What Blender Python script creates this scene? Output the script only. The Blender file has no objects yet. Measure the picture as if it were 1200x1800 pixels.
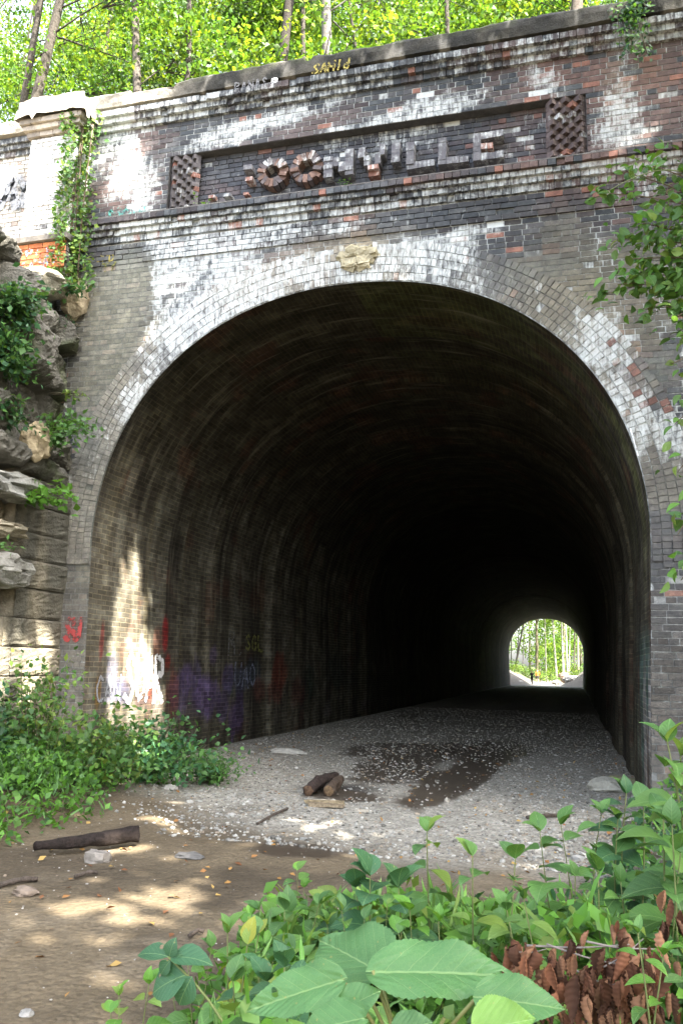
import bpy, math, random
import numpy as np
from mathutils import Vector, Matrix
random.seed(7); rs = np.random.RandomState(11)
C = bpy.context.scene.collection
# ------------------------------------------------------------------ survey of the place (camera at the origin, metres)
F_PX = 1440.0
PITCH, YAW, ROLL = 0.182300301, 0.276962540, 0.0284250462
def _cam():
    cp, sp, cy, sy = math.cos(PITCH), math.sin(PITCH), math.cos(YAW), math.sin(YAW)
    fw = np.array([-sy*cp, cy*cp, sp]); rt = np.array([cy, sy, 0.0]); up = np.cross(rt, fw)
    c, s = math.cos(ROLL), math.sin(ROLL)
    return rt*c+up*s, up*c-rt*s, fw
RT, UP, FW = _cam()
def ray(px, py): return RT*((px-600)/F_PX) - UP*((py-900)/F_PX) + FW
def at(px, py, axis, val):
    v = ray(px, py); return v*(val/v['xyz'.index(axis)])
def frame_xy(P):
    P = np.asarray(P, float); w = P@FW
    ok = w > 0.05; w2 = np.where(ok, w, 1.0)
    return np.where(ok, 600+F_PX*(P@RT)/w2, -1e5), np.where(ok, 900-F_PX*(P@UP)/w2, -1e5)
FY = 10.0          # front plane of the portal
CX = -2.79         # tunnel axis
GZ = -1.58         # ground in front of the portal
SUN = np.array([-1.8, 1.0, -2.3]); SUN /= np.linalg.norm(SUN)   # travel of the light
def half_w(z):
    z = np.asarray(z, float)
    t = np.clip((z-1.5)/3.57, 0, 1)
    return np.where(z <= 1.5, 3.67-0.10*(1.5-z)/3.0, 3.67*np.power(1-np.power(t, 2.15), 1/2.15))
# ------------------------------------------------------------------ noise
def _h(ix, iy, seed):
    n = (ix.astype(np.int64)*374761393 + iy.astype(np.int64)*668265263 + seed*974711) & 0x7fffffff
    n = ((n ^ (n >> 13))*1274126177) & 0x7fffffff
    n = n ^ (n >> 16)
    return (n & 0xffff)/65535.0
def vn(x, y, seed=0):
    x = np.asarray(x, float); y = np.asarray(y, float)
    x, y = np.broadcast_arrays(x, y)
    ix, iy = np.floor(x), np.floor(y); fx, fy = x-ix, y-iy
    fx, fy = fx*fx*(3-2*fx), fy*fy*(3-2*fy)
    ix = ix.astype(np.int64); iy = iy.astype(np.int64)
    a, b, c, d = _h(ix, iy, seed), _h(ix+1, iy, seed), _h(ix, iy+1, seed), _h(ix+1, iy+1, seed)
    return (a*(1-fx)+b*fx)*(1-fy) + (c*(1-fx)+d*fx)*fy
def fbm(x, y, seed=0, o=4):
    s, a, t = 0, 0.5, 0
    for i in range(o):
        s = s+a*vn(np.asarray(x)*2**i, np.asarray(y)*2**i, seed+i*17); t += a; a *= .55
    return s/t
def sst(a, b, x): t = np.clip((np.asarray(x, float)-a)/(b-a), 0, 1); return t*t*(3-2*t)
def mixc(a, b, t): t = np.asarray(t)[..., None]; return np.asarray(a)*(1-t)+np.asarray(b)*t
# ------------------------------------------------------------------ mesh building
def link_mesh(name, V, loops, totals, col=None, uv=None, mat=None, parent=None, smooth=False):
    m = bpy.data.meshes.new(name)
    V = np.asarray(V, np.float32).reshape(-1, 3); loops = np.asarray(loops, np.int32).ravel(); totals = np.asarray(totals, np.int32).ravel()
    m.vertices.add(len(V)); m.vertices.foreach_set('co', V.ravel())
    m.loops.add(len(loops)); m.loops.foreach_set('vertex_index', loops)
    m.polygons.add(len(totals)); st = np.zeros(len(totals), np.int32); st[1:] = np.cumsum(totals)[:-1]
    m.polygons.foreach_set('loop_start', st); m.polygons.foreach_set('loop_total', totals)
    m.polygons.foreach_set('use_smooth', np.full(len(totals), bool(smooth)))
    if col is not None:
        col = np.asarray(col, np.float32)
        if col.shape[1] == 3: col = np.hstack([col, np.zeros((len(col), 1), np.float32)])
        a = m.color_attributes.new('Col', 'FLOAT_COLOR', 'POINT'); a.data.foreach_set('color', col.ravel())
    if uv is not None:
        u = m.uv_layers.new(name='UVMap'); u.data.foreach_set('uv', np.asarray(uv, np.float32)[loops].ravel())
    m.update(calc_edges=True); m.validate()
    o = bpy.data.objects.new(name, m); C.objects.link(o)
    if mat: m.materials.append(mat)
    if parent: o.parent = parent; o.matrix_parent_inverse = parent.matrix_world.inverted()
    return o
BOXF = [(0,1,3,2),(4,6,7,5),(0,4,5,1),(2,3,7,6),(0,2,6,4),(1,5,7,3)]
class MB:
    def __init__(s): s.v, s.f, s.c = [], [], []; s.n = 0
    def add(s, V, Fs, col):
        V = np.asarray(V, float).reshape(-1, 3); s.v.append(V); s.f += [tuple(i+s.n for i in f) for f in Fs]
        col = np.asarray(col, float)
        s.c.append(np.tile(col, (len(V), 1)) if col.ndim == 1 else col); s.n += len(V)
    def box(s, c, sz, R=None, col=(.5,.5,.5,0), jit=0.0):
        V = np.array([[x, y, z] for x in (-.5,.5) for y in (-.5,.5) for z in (-.5,.5)])*np.asarray(sz, float)
        if jit: V = V+rs.uniform(-jit, jit, V.shape)
        if R is not None: V = V@np.asarray(R).T
        s.add(V+np.asarray(c, float), BOXF, col)
    def tube(s, P, r, n=8, col=(.5,.5,.5,0), cap=True, rough=0.0):
        P = np.asarray(P, float); k = len(P); r = np.broadcast_to(np.asarray(r, float), (k,)); V = []
        T = np.gradient(P, axis=0); ref = np.array([0.31, 0.87, 0.1])
        for i in range(k):
            t = T[i]/(np.linalg.norm(T[i])+1e-9); a = np.cross(t, ref); a /= np.linalg.norm(a)+1e-9; b = np.cross(t, a)
            an = np.arange(n)*2*math.pi/n
            rr = r[i]*(1+rough*rs.uniform(-1, 1, n))
            V.append(P[i]+np.outer(np.cos(an)*rr, a)+np.outer(np.sin(an)*rr, b))
        V = np.concatenate(V); Fs = []
        for i in range(k-1):
            for j in range(n): Fs.append((i*n+j, i*n+(j+1)%n, (i+1)*n+(j+1)%n, (i+1)*n+j))
        if cap: Fs.append(tuple(range(n))[::-1]); Fs.append(tuple(range((k-1)*n, k*n)))
        s.add(V, Fs, col)
    def build(s, name, mat, parent=None, smooth=False):
        if not s.v: return None
        V = np.concatenate(s.v); c = [np.hstack([x, np.zeros((len(x), 1))]) if x.shape[1] == 3 else x for x in s.c]
        return link_mesh(name, V, [i for f in s.f for i in f], [len(f) for f in s.f], np.concatenate(c), None, mat, parent, smooth)
def grid_mesh(name, P, col=None, uv=None, mat=None, parent=None, smooth=True, keep=None):
    a, b = P.shape[:2]; idx = np.arange(a*b).reshape(a, b)
    q = np.stack([idx[:-1,:-1], idx[1:,:-1], idx[1:,1:], idx[:-1,1:]], -1).reshape(-1, 4)
    if keep is not None: q = q[keep.reshape(-1)]
    return link_mesh(name, P.reshape(-1, 3), q.ravel(), np.full(len(q), 4), None if col is None else col.reshape(-1, col.shape[-1]),
                     None if uv is None else uv.reshape(-1, 2), mat, parent, smooth)
def tag(o, label=None, cat=None, group=None, kind=None):
    if label: o['label'] = label
    if cat: o['category'] = cat
    if group: o['group'] = group
    if kind: o['kind'] = kind
    return o
def thing(name, label, cat, loc=(0,0,0), group=None):
    o = bpy.data.objects.new(name, None); o.empty_display_size = .2; o.location = loc; C.objects.link(o)
    bpy.context.view_layer.update()
    return tag(o, label, cat, group)
# ------------------------------------------------------------------ leaves
def leaf_template(kind):
    if kind == 'small':      # folded pointed leaf, 5 verts
        V = np.array([[0,0,0],[.42,.30,.07],[.42,-.30,.07],[.48,0,-.01],[1,0,-.06]])
        Fs = [(0,3,1),(0,2,3),(1,3,4),(3,2,4)]
    elif kind == 'blade':
        V = np.array([[0,.05,0],[0,-.05,0],[.5,.055,.12],[.5,-.055,.12],[1,0,.02]])
        Fs = [(0,1,3,2),(2,3,4)]
    else:                    # ovate leaf with midrib and drip tip
        xs = [0, .1, .25, .42, .6, .78, .92, 1]; ws = [.0, .17, .30, .34, .29, .19, .07, 0]
        zs = [0, .03, .05, .05, .03, -.02, -.08, -.13]
        V = [[0,0,0]]; Fs = []
        for x, w, z in list(zip(xs, ws, zs))[1:-1]: V += [[x, w, z+w*.28], [x, 0, z], [x, -w, z+w*.28]]
        V.append([1, 0, zs[-1]]); n = len(V)
        Fs += [(0,2,1),(0,3,2)]
        for i in range(5):
            a = 1+3*i; b = a+3
            Fs += [(a,a+1,b+1,b),(a+1,a+2,b+2,b+1)]
        Fs += [(n-4,n-3,n-1),(n-3,n-2,n-1)]
        V = np.array(V)
    return V, Fs
TPL = {k: leaf_template(k) for k in ('small', 'blade', 'ovate')}
class Leaves:
    def __init__(s): s.V, s.L, s.T, s.c, s.uv, s.n = [], [], [], [], [], 0
    def add(s, P, D, N, size, col, kind='small', wid=1.0):
        P = np.asarray(P, float).reshape(-1, 3); k = len(P)
        if not k: return
        D = np.broadcast_to(np.asarray(D, float), (k, 3)); N = np.broadcast_to(np.asarray(N, float), (k, 3))
        D = D/(np.linalg.norm(D, axis=1, keepdims=True)+1e-9)
        B = np.cross(N, D); B /= np.linalg.norm(B, axis=1, keepdims=True)+1e-9; N2 = np.cross(D, B)
        size = np.broadcast_to(np.asarray(size, float), (k,)); wid = np.broadcast_to(np.asarray(wid, float), (k,))
        TV, TF = TPL[kind]; nv = len(TV)
        V = P[:, None] + size[:, None, None]*(TV[None,:,0:1]*D[:,None] + TV[None,:,1:2]*wid[:,None,None]*B[:,None] + TV[None,:,2:3]*N2[:,None])
        s.V.append(V.reshape(-1, 3))
        lf = np.array([i for f in TF for i in f]); lt = np.array([len(f) for f in TF])
        s.L.append((lf[None]+s.n+nv*np.arange(k)[:, None]).ravel()); s.T.append(np.tile(lt, k))
        s.c.append(np.repeat(np.broadcast_to(np.asarray(col, float), (k, 3)), nv, 0)); s.uv.append(np.tile(TV[:, :2], (k, 1))); s.n += nv*k
    def build(s, name, mat, parent=None):
        if not s.V: return None
        return link_mesh(name, np.concatenate(s.V), np.concatenate(s.L), np.concatenate(s.T), np.concatenate(s.c), np.concatenate(s.uv), mat, parent, True)
def rdir(n, up=0.0):
    d = rs.normal(size=(n, 3)); d[:, 2] += up; return d/np.linalg.norm(d, axis=1, keepdims=True)
GREENS = np.array([[.065,.165,.022],[.085,.20,.03],[.05,.14,.026],[.11,.23,.032],[.06,.15,.04]])
def greens(n, v=.25, warm=0.0, base=None):
    c = (GREENS if base is None else np.asarray(base, float))[rs.randint(0, len(GREENS if base is None else base), n)]*rs.uniform(1-v, 1+v, (n, 1))
    return c*np.array([1+warm, 1, 1-.5*warm])
# ------------------------------------------------------------------ materials
class NT:
    def __init__(s, name):
        s.m = bpy.data.materials.new(name); s.m.use_nodes = True; s.t = s.m.node_tree; s.t.nodes.clear()
        s.out = s.n('ShaderNodeOutputMaterial')
    def n(s, typ, ins=None, **kw):
        nd = s.t.nodes.new(typ)
        for k, v in kw.items(): setattr(nd, k, v)
        for k, v in (ins or {}).items(): s.set(nd, k, v)
        return nd
    def set(s, nd, k, v):
        i = nd.inputs[k]
        if hasattr(v, 'outputs'): s.t.links.new(v.outputs[0], i)
        elif hasattr(v, 'is_output'): s.t.links.new(v, i)
        else: i.default_value = (*v, 1) if (hasattr(v, '__len__') and len(v) == 3 and i.type == 'RGBA') else v
    def noise(s, scale, detail=4, rough=.6, vec=None, **kw):
        nd = s.n('ShaderNodeTexNoise', {'Scale': scale, 'Detail': detail, 'Roughness': rough}, **kw)
        if vec is not None: s.set(nd, 'Vector', vec)
        return nd.outputs['Fac']
    def vmap(s, sc, src='Object'):
        tc = s.n('ShaderNodeTexCoord'); mp = s.n('ShaderNodeMapping', {'Vector': tc.outputs[src], 'Scale': sc}); return mp.outputs[0]
    def math(s, op, a, b=0.0, c=None, clamp=False):
        nd = s.n('ShaderNodeMath', {0: a, 1: b}, operation=op, use_clamp=clamp)
        if c is not None: s.set(nd, 2, c)
        return nd.outputs[0]
    def step(s, v, a, b):
        return s.n('ShaderNodeMapRange', {'Value': v, 'From Min': a, 'From Max': b}, interpolation_type='SMOOTHSTEP').outputs[0]
    def mix(s, f, a, b, blend='MIX'):
        nd = s.n('ShaderNodeMix', data_type='RGBA', blend_type=blend)
        s.set(nd, 0, f); s.set(nd, 6, a); s.set(nd, 7, b); return nd.outputs[2]
    def attr(s):
        return s.n('ShaderNodeAttribute', attribute_name='Col')
    def bump(s, h, strength=.5, dist=.01, prev=None):
        nd = s.n('ShaderNodeBump', {'Height': h, 'Strength': strength, 'Distance': dist})
        if prev is not None: s.set(nd, 'Normal', prev)
        return nd.outputs[0]
    def bsdf(s, **ins):
        nd = s.n('ShaderNodeBsdfPrincipled')
        for k, v in ins.items(): s.set(nd, k.replace('_', ' '), v)
        s.t.links.new(nd.outputs[0], s.out.inputs[0]); return s.m
def mat_masonry():
    t = NT('weathered_brick'); a = t.attr(); col, W = a.outputs['Color'], a.outputs['Alpha']
    streak = t.noise(1, 5, .7, t.vmap((26, 26, 4.0)))
    blot = t.noise(11, 6, .75, t.vmap((1, 1, 1)))
    fine = t.noise(70, 3, .6, t.vmap((1, 1, 1)))
    s = t.math('ADD', t.math('MULTIPLY', streak, .55), t.math('MULTIPLY', blot, .45))
    thr = t.math('SUBTRACT', 1.0, W)
    m = t.n('ShaderNodeMapRange', {'Value': t.math('SUBTRACT', t.math('ADD', t.math('MULTIPLY', s, 1.7), -.35), thr), 'From Min': -.12, 'From Max': .26}, interpolation_type='SMOOTHSTEP').outputs[0]
    base = t.mix(t.step(blot, .38, .68), t.mix(1.0, col, (.62, .62, .66), 'MULTIPLY'), col)
    base = t.mix(t.math('MULTIPLY', t.step(fine, .35, .75), .35), base, t.mix(1.0, base, (1.7, 1.65, 1.6), 'MULTIPLY'))
    c = t.mix(t.math('MULTIPLY', m, .88), base, (.61, .645, .645))
    nb = t.bump(fine, .5, .006, t.bump(blot, .5, .012))
    return t.bsdf(Base_Color=c, Roughness=t.n('ShaderNodeMapRange', {'Value': blot, 'To Min': .75, 'To Max': .95}).outputs[0], Normal=nb, Specular_IOR_Level=.25)
def mat_lining():
    t = NT('tunnel_lining_brick'); a = t.attr(); col, W = a.outputs['Color'], a.outputs['Alpha']
    tc = t.n('ShaderNodeTexCoord'); uv = tc.outputs['UV']
    br = t.n('ShaderNodeTexBrick', {'Vector': uv, 'Color1': (1, 1, 1), 'Color2': (.55, .53, .5), 'Mortar': (1.35, 1.28, 1.12), 'Scale': 1.0, 'Mortar Size': .009, 'Mortar Smooth': .35, 'Bias': 0.0, 'Brick Width': .22, 'Row Height': .072})
    # wobble
    nv = t.n('ShaderNodeTexNoise', {'Vector': uv, 'Scale': 3.0, 'Detail': 2.0})
    add = t.n('ShaderNodeMixRGB', blend_type='ADD') if False else t.n('ShaderNodeVectorMath', operation='MULTIPLY_ADD')
    t.set(add, 0, nv.outputs['Color']); add.inputs[1].default_value = (.03, .03, 0); t.set(add, 2, uv); t.set(br, 'Vector', add.outputs[0])
    mp = t.n('ShaderNodeMapping', {'Vector': uv, 'Scale': (7.0, .7, 1)}); streak = t.noise(1, 6, .65, mp.outputs[0])
    blot = t.noise(2.2, 6, .65, uv); fine = t.noise(45, 3, .6, uv)
    c = t.mix(1.0, col, br.outputs['Color'], 'MULTIPLY')
    c = t.mix(t.step(blot, .42, .66), t.mix(1.0, c, (.5, .48, .45), 'MULTIPLY'), c)
    c = t.mix(t.math('MULTIPLY', t.step(streak, .52, .74), .5), c, (.22, .2, .15))
    c = t.mix(t.math('MULTIPLY', t.step(t.math('ADD', t.math('MULTIPLY', streak, 1.6), W), 1.45, 1.75), .9), c, (.6, .58, .5))
    h = t.math('ADD', t.math('MULTIPLY', br.outputs['Fac'], -.8), t.math('MULTIPLY', fine, .35))
    nb = t.bump(h, .9, .012, t.bump(blot, .6, .03))
    return t.bsdf(Base_Color=c, Roughness=.9, Normal=nb, Specular_IOR_Level=.2)
def mat_vc(name, rough=.9, nscale=12.0, amt=.5, bump=.6, dist=.02, spec=.25, dark=(.5,.5,.5)):
    t = NT(name); a = t.attr(); v = t.vmap((1, 1, 1))
    n1 = t.noise(nscale, 6, .65, v); n2 = t.noise(nscale*7, 3, .6, v)
    c = t.mix(t.math('MULTIPLY', t.math('SUBTRACT', 1.0, t.step(n1, .35, .62)), amt), a.outputs['Color'], t.mix(1.0, a.outputs['Color'], dark, 'MULTIPLY'))
    c = t.mix(t.math('MULTIPLY', t.step(n2, .5, .75), amt*.6), c, t.mix(1.0, c, (1.5, 1.5, 1.45), 'MULTIPLY'))
    nb = t.bump(n2, bump, dist*.4, t.bump(n1, bump, dist))
    return t.bsdf(Base_Color=c, Roughness=rough, Normal=nb, Specular_IOR_Level=spec)
def mat_leaf(name, trans=.35, rough=.45, veins=False, spec=.35):
    t = NT(name); a = t.attr(); v = t.vmap((1, 1, 1))
    n1 = t.noise(22 if veins else 9, 3, .6, v)
    c = t.mix(t.math('MULTIPLY', n1, .45), a.outputs['Color'], t.mix(1.0, a.outputs['Color'], (.55, .6, .5), 'MULTIPLY'))
    p = t.n('ShaderNodeBsdfPrincipled', {'Roughness': rough, 'Specular IOR Level': spec})
    if veins:
        tc = t.n('ShaderNodeTexCoord'); sx = t.n('ShaderNodeSeparateXYZ', {'Vector': tc.outputs['UV']})
        ay = t.math('ABSOLUTE', sx.outputs[1]); q = t.math('SUBTRACT', sx.outputs[0], t.math('MULTIPLY', ay, 1.15))
        w = t.math('ABSOLUTE', t.math('SUBTRACT', t.math('FRACT', t.math('MULTIPLY', q, 6.5)), .5))
        side = t.step(w, .03, 0.0); mid = t.step(ay, .012, .004)
        vm = t.math('MAXIMUM', t.math('MULTIPLY', side, .8), mid)
        # fine network of tertiary veins
        vo = t.n('ShaderNodeTexVoronoi', {'Vector': tc.outputs['UV'], 'Scale': 38.0}, feature='DISTANCE_TO_EDGE')
        net = t.step(vo.outputs['Distance'], .09, .0)
        c = t.mix(t.math('MULTIPLY', vm, .42), c, (.28, .40, .17)); c = t.mix(t.math('MULTIPLY', net, .12), c, (.22, .36, .13))
        h = t.math('ADD', t.math('MULTIPLY', vm, -1.0), t.math('MULTIPLY', w, 1.2))
        t.set(p, 'Normal', t.bump(h, .3, .003, t.bump(net, .25, .002)))
    if veins:
        sp = t.step(t.noise(95, 2, .5, v), .70, .76); c = t.mix(t.math('MULTIPLY', sp, .55), c, (.30, .24, .08))
        c = t.mix(t.math('MULTIPLY', t.step(t.noise(6, 3, .6, v), .55, .75), .35), c, t.mix(1.0, c, (1.5, 1.25, .7), 'MULTIPLY'))
    t.set(p, 'Base Color', c)
    tr = t.n('ShaderNodeBsdfTranslucent', {'Color': t.mix(1.0, c, (1.5, 1.35, .7), 'MULTIPLY')})
    ms = t.n('ShaderNodeMixShader', {0: trans}); t.set(ms, 1, p); t.set(ms, 2, tr)
    if veins:
        hl = t.step(t.noise(26, 1, .5, v), .765, .775); m2 = t.n('ShaderNodeMixShader', {0: hl}); t.set(m2, 1, ms); t.set(m2, 2, t.n('ShaderNodeBsdfTransparent')); ms = m2
    t.t.links.new(ms.outputs[0], t.out.inputs[0]); return t.m
def mat_paint(name, col, a=.5, b=.62, scale=14):
    """old spray paint: flaked through to the wall under it"""
    t = NT(name); v = t.vmap((1, 1, 1)); n1 = t.noise(scale, 5, .7, v)
    p = t.n('ShaderNodeBsdfPrincipled', {'Base Color': col, 'Roughness': .7})
    tr = t.n('ShaderNodeBsdfTransparent'); ms = t.n('ShaderNodeMixShader', {0: t.step(n1, a, b)}); t.set(ms, 1, p); t.set(ms, 2, tr)
    t.t.links.new(ms.outputs[0], t.out.inputs[0]); return t.m
def mat_ground():
    t = NT('path_ground'); a = t.attr(); v = t.vmap((1, 1, 1)); wet = a.outputs['Alpha']
    vo = t.n('ShaderNodeTexVoronoi', {'Vector': v, 'Scale': 24.0, 'Randomness': 1.0}); vo2 = t.n('ShaderNodeTexVoronoi', {'Vector': v, 'Scale': 60.0})
    n1 = t.noise(5, 6, .65, v); n2 = t.noise(60, 4, .6, v)
    sv = t.n('ShaderNodeSeparateColor', {'Color': vo.outputs['Color']}); gv = t.n('ShaderNodeSeparateXYZ', {'Vector': t.n('ShaderNodeTexCoord').outputs['UV']}).outputs[0]; sv2 = t.n('ShaderNodeSeparateColor', {'Color': vo2.outputs['Color']})
    stone = t.mix(sv.outputs[0], (.30, .29, .27), (1.6, 1.57, 1.52)); stone2 = t.mix(sv2.outputs[0], (.38, .37, .35), (1.5, 1.48, 1.45))
    c = t.mix(1.0, a.outputs['Color'], t.mix(gv, t.mix(sv2.outputs[0], (.8, .79, .78), (1.15, 1.14, 1.13)), t.mix(.5, stone, stone2)), 'MULTIPLY')
    c = t.mix(t.math('MULTIPLY', t.step(n1, .45, .65), .5), c, t.mix(1.0, a.outputs['Color'], (.62, .6, .56), 'MULTIPLY'))
    c = t.mix(t.math('MULTIPLY', n2, .35), c, t.mix(1.0, c, (.45, .42, .38), 'MULTIPLY'))
    c = t.mix(t.math('MULTIPLY', wet, .75), c, t.mix(1.0, a.outputs['Color'], (.8, .78, .75), 'MULTIPLY'))
    h = t.math('ADD', t.math('MULTIPLY', vo.outputs['Distance'], -1.0), t.math('MULTIPLY', n2, .4))
    dry = t.math('SUBTRACT', 1.0, wet)
    bp = t.n('ShaderNodeBump', {'Height': h, 'Strength': t.math('MULTIPLY', dry, .7), 'Distance': .02})
    return t.bsdf(Base_Color=c, Roughness=t.math('SUBTRACT', .95, t.math('MULTIPLY', wet, .55)), Normal=bp.outputs[0], Specular_IOR_Level=.3)
M_BRICK = mat_masonry(); M_LIN = mat_lining(); M_GROUND = mat_ground()
M_CONC = mat_vc('stained_concrete', .92, 7, .65, .8, .03)
M_ROCK = mat_vc('sandstone', .92, 5, .6, .9, .05, dark=(.38,.37,.33))
M_STONE = mat_vc('loose_stone', .9, 25, .4, .6, .01)
M_BARK = mat_vc('bark', .95, 18, .6, 1.0, .03, dark=(.4,.38,.36))
M_WOOD = mat_vc('charred_wood', .85, 30, .7, 1.0, .02, dark=(.3,.28,.26))
M_SKIN = mat_vc('person_cloth', .85, 40, .2, .2, .004)
M_LEAF = mat_leaf('leaf'); M_LEAFV = mat_leaf('broad_leaf', .3, .42, True); M_FOREST = mat_leaf('forest_leaf', .5, .5)
M_DEAD = mat_leaf('dead_leaf', .06, .85, False, .1); M_STEM = mat_vc('stem', .7, 60, .3, .2, .002)
# ------------------------------------------------------------------ colours of the old wall, from where its stains and painted sunlit patches lie
def blob(px, py, rx, ry, x, z, ang=0.0):
    P = at(px, py, 'y', FY); s = 0.00805
    dx, dz = (x-P[0]), (z-P[2]); c, n = math.cos(ang), math.sin(ang); u, w = dx*c+dz*n, -dx*n+dz*c
    return np.exp(-((u/(rx*s))**2+(w/(ry*s))**2)*1.0)
WHITES = [(475,215,150,26,.75,.17),(420,232,90,22,.5,.17),(710,205,110,30,.6,.15),(790,185,80,22,.7,.15),(620,245,60,40,.35,0),(600,400,150,22,.55,.12),(420,415,160,26,.65,.14),
 (330,455,110,40,.75,.15),(250,430,70,50,.6,0),(400,500,80,40,.7,.3),(300,555,60,70,.85,.9),(760,440,75,45,.95,0),(690,455,70,25,.6,0),(880,400,70,18,.35,.1),(1100,220,26,80,.7,0),(1085,245,30,22,.8,0),
 (1120,340,60,22,.5,0),(965,165,22,60,.45,0),(920,215,22,40,.5,0),(1130,190,60,40,.3,0),(1050,175,50,60,.25,0),(640,330,30,20,.4,0),(860,300,60,14,.3,.1),(240,330,60,50,.4,0),(210,500,20,70,.3,0),(232,540,10,80,.6,.1),
 (560,560,10,10,0,0),(1120,760,12,50,.9,-.1),(1090,690,14,60,.5,-.2),(1060,590,40,40,.5,0),(1030,460,50,20,.2,0),(350,300,80,50,.35,0),(740,330,60,40,.25,0),(500,330,60,20,.3,0),(190,240,40,60,.5,0),(235,290,30,90,.6,.2)]  # upper-left entries also whiten the brick where sun falls on it
REDS = [(1090,150,170,70,1,0),(1110,300,120,70,.9,0),(1000,130,70,40,.6,0),(940,290,60,30,.6,0),(215,345,70,60,.7,0),(260,240,40,40,.5,0),(560,215,90,20,.5,.15),(480,480,110,40,.45,.2),(970,445,24,16,.9,0),
 (1090,620,45,50,.75,.4),(1060,600,30,30,.4,0),(850,560,30,20,.4,0),(380,335,40,25,.5,0),(620,380,40,10,.5,.1),(760,325,50,14,.5,.1)]
TANS = [(560,470,110,45,.8,.15),(630,450,40,35,1,0),(450,500,70,30,.5,.3),(1010,540,60,60,.8,.6),(990,500,30,60,.6,0),(1085,160,16,60,.6,0),(420,520,40,40,.4,.4),(880,520,60,24,.3,-.4)]
PLAST = [(185,640,60,190,1,0),(170,860,45,150,.75,0),(140,1050,60,200,.34,0),(230,520,36,80,.7,0),(1180,860,30,120,.5,0),(950,470,110,40,.55,0),(1160,640,50,60,.5,0),(250,470,60,60,.35,0)]
def wall_lime_sun(x, z):
    W = .12+.46*sst(.40, .74, fbm(x*2.6, z*1.1, 21))
    for b in WHITES: W = W+b[4]*blob(*b[:4], x, z, b[5])
    P = np.zeros(np.shape(x))
    for b in PLAST: P = P+b[4]*blob(*b[:4], x, z, b[5])
    Pm = sst(.25, .7, P*(.6+.8*fbm(x*1.1, z*1.1, 3)))
    low = sst(2.2, -.5, z)*(x > -1); low2 = sst(3.0, 0.5, z)*(x < -1)
    W = W*(1-.75*Pm)*(1-.8*low)*(1-.6*low2)*(.15+1.35*fbm(x*3.3, z*2.6, 31, 5))
    return np.clip(W*.80, 0, .62)
def wall_colour(x, z):
    """base colour and amount of white (lime bloom, some painted sunlight) for each brick of the portal front"""
    x = np.asarray(x, float); z = np.asarray(z, float); n = x.shape
    r = rs.uniform(0, 1, n); r2 = rs.uniform(0, 1, n)
    big = fbm(x*1.1, z*1.1, 3); mid = fbm(x*3, z*5, 9)
    W = wall_lime_sun(x, z)
    R = .05+.25*sst(.55, .75, fbm(x*1.5, z*2, 37)); T = np.zeros(n); P = np.zeros(n)
    for b in REDS: R = R+b[4]*blob(*b[:4], x, z, b[5])
    for b in TANS: T = T+b[4]*blob(*b[:4], x, z, b[5])
    for b in PLAST: P = P+b[4]*blob(*b[:4], x, z, b[5])
    soot = mixc([.060,.070,.080], [.112,.124,.130], r2)
    soot = mixc(soot, [.04,.04,.045], sst(.75, 1, r)*.8)
    red = mixc([.155,.105,.092], [.24,.155,.13], r2)
    fresh = mixc([.26,.11,.08], [.34,.17,.125], r2)
    c = mixc(soot, red, np.clip(R*1.2*(.45+.9*mid), 0, 1)*sst(.05, .5, r))
    c = mixc(c, fresh, (r2 > 1-.02-.16*np.clip(R-.35, 0, .6))*.9)
    c = mixc(c, mixc([.30,.25,.16], [.42,.37,.26], r2), np.clip(T, 0, 1)*(.4+.5*mid))
    Pm = sst(.25, .7, P*(.6+.8*big))
    c = mixc(c, mixc([.155,.165,.14], [.225,.232,.20], r2), Pm*.85)
    low = sst(2.2, -.5, z)*(x > -1)                       # right jamb: brown and grimy
    c = mixc(c, mixc([.10,.088,.068], [.17,.15,.12], r2), low*.7)
    low2 = sst(3.0, 0.5, z)*(x < -1)
    c = mixc(c, mixc([.14,.128,.105], [.24,.22,.18], r2), low2*.75)
    W = np.clip(W+rs.uniform(-.07, .07, n), 0, .66)
    c = mixc(c, mixc([.19,.18,.125], [.27,.25,.18], r2), .55*sst(.48, .68, fbm(x*.8+4, z*.7, 43))*sst(6.0, 5.4, z))
    c = c*(.62+.75*fbm(x*.9, z*.7, 27))[:, None]                # broad soot
    return c, W, Pm
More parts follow.
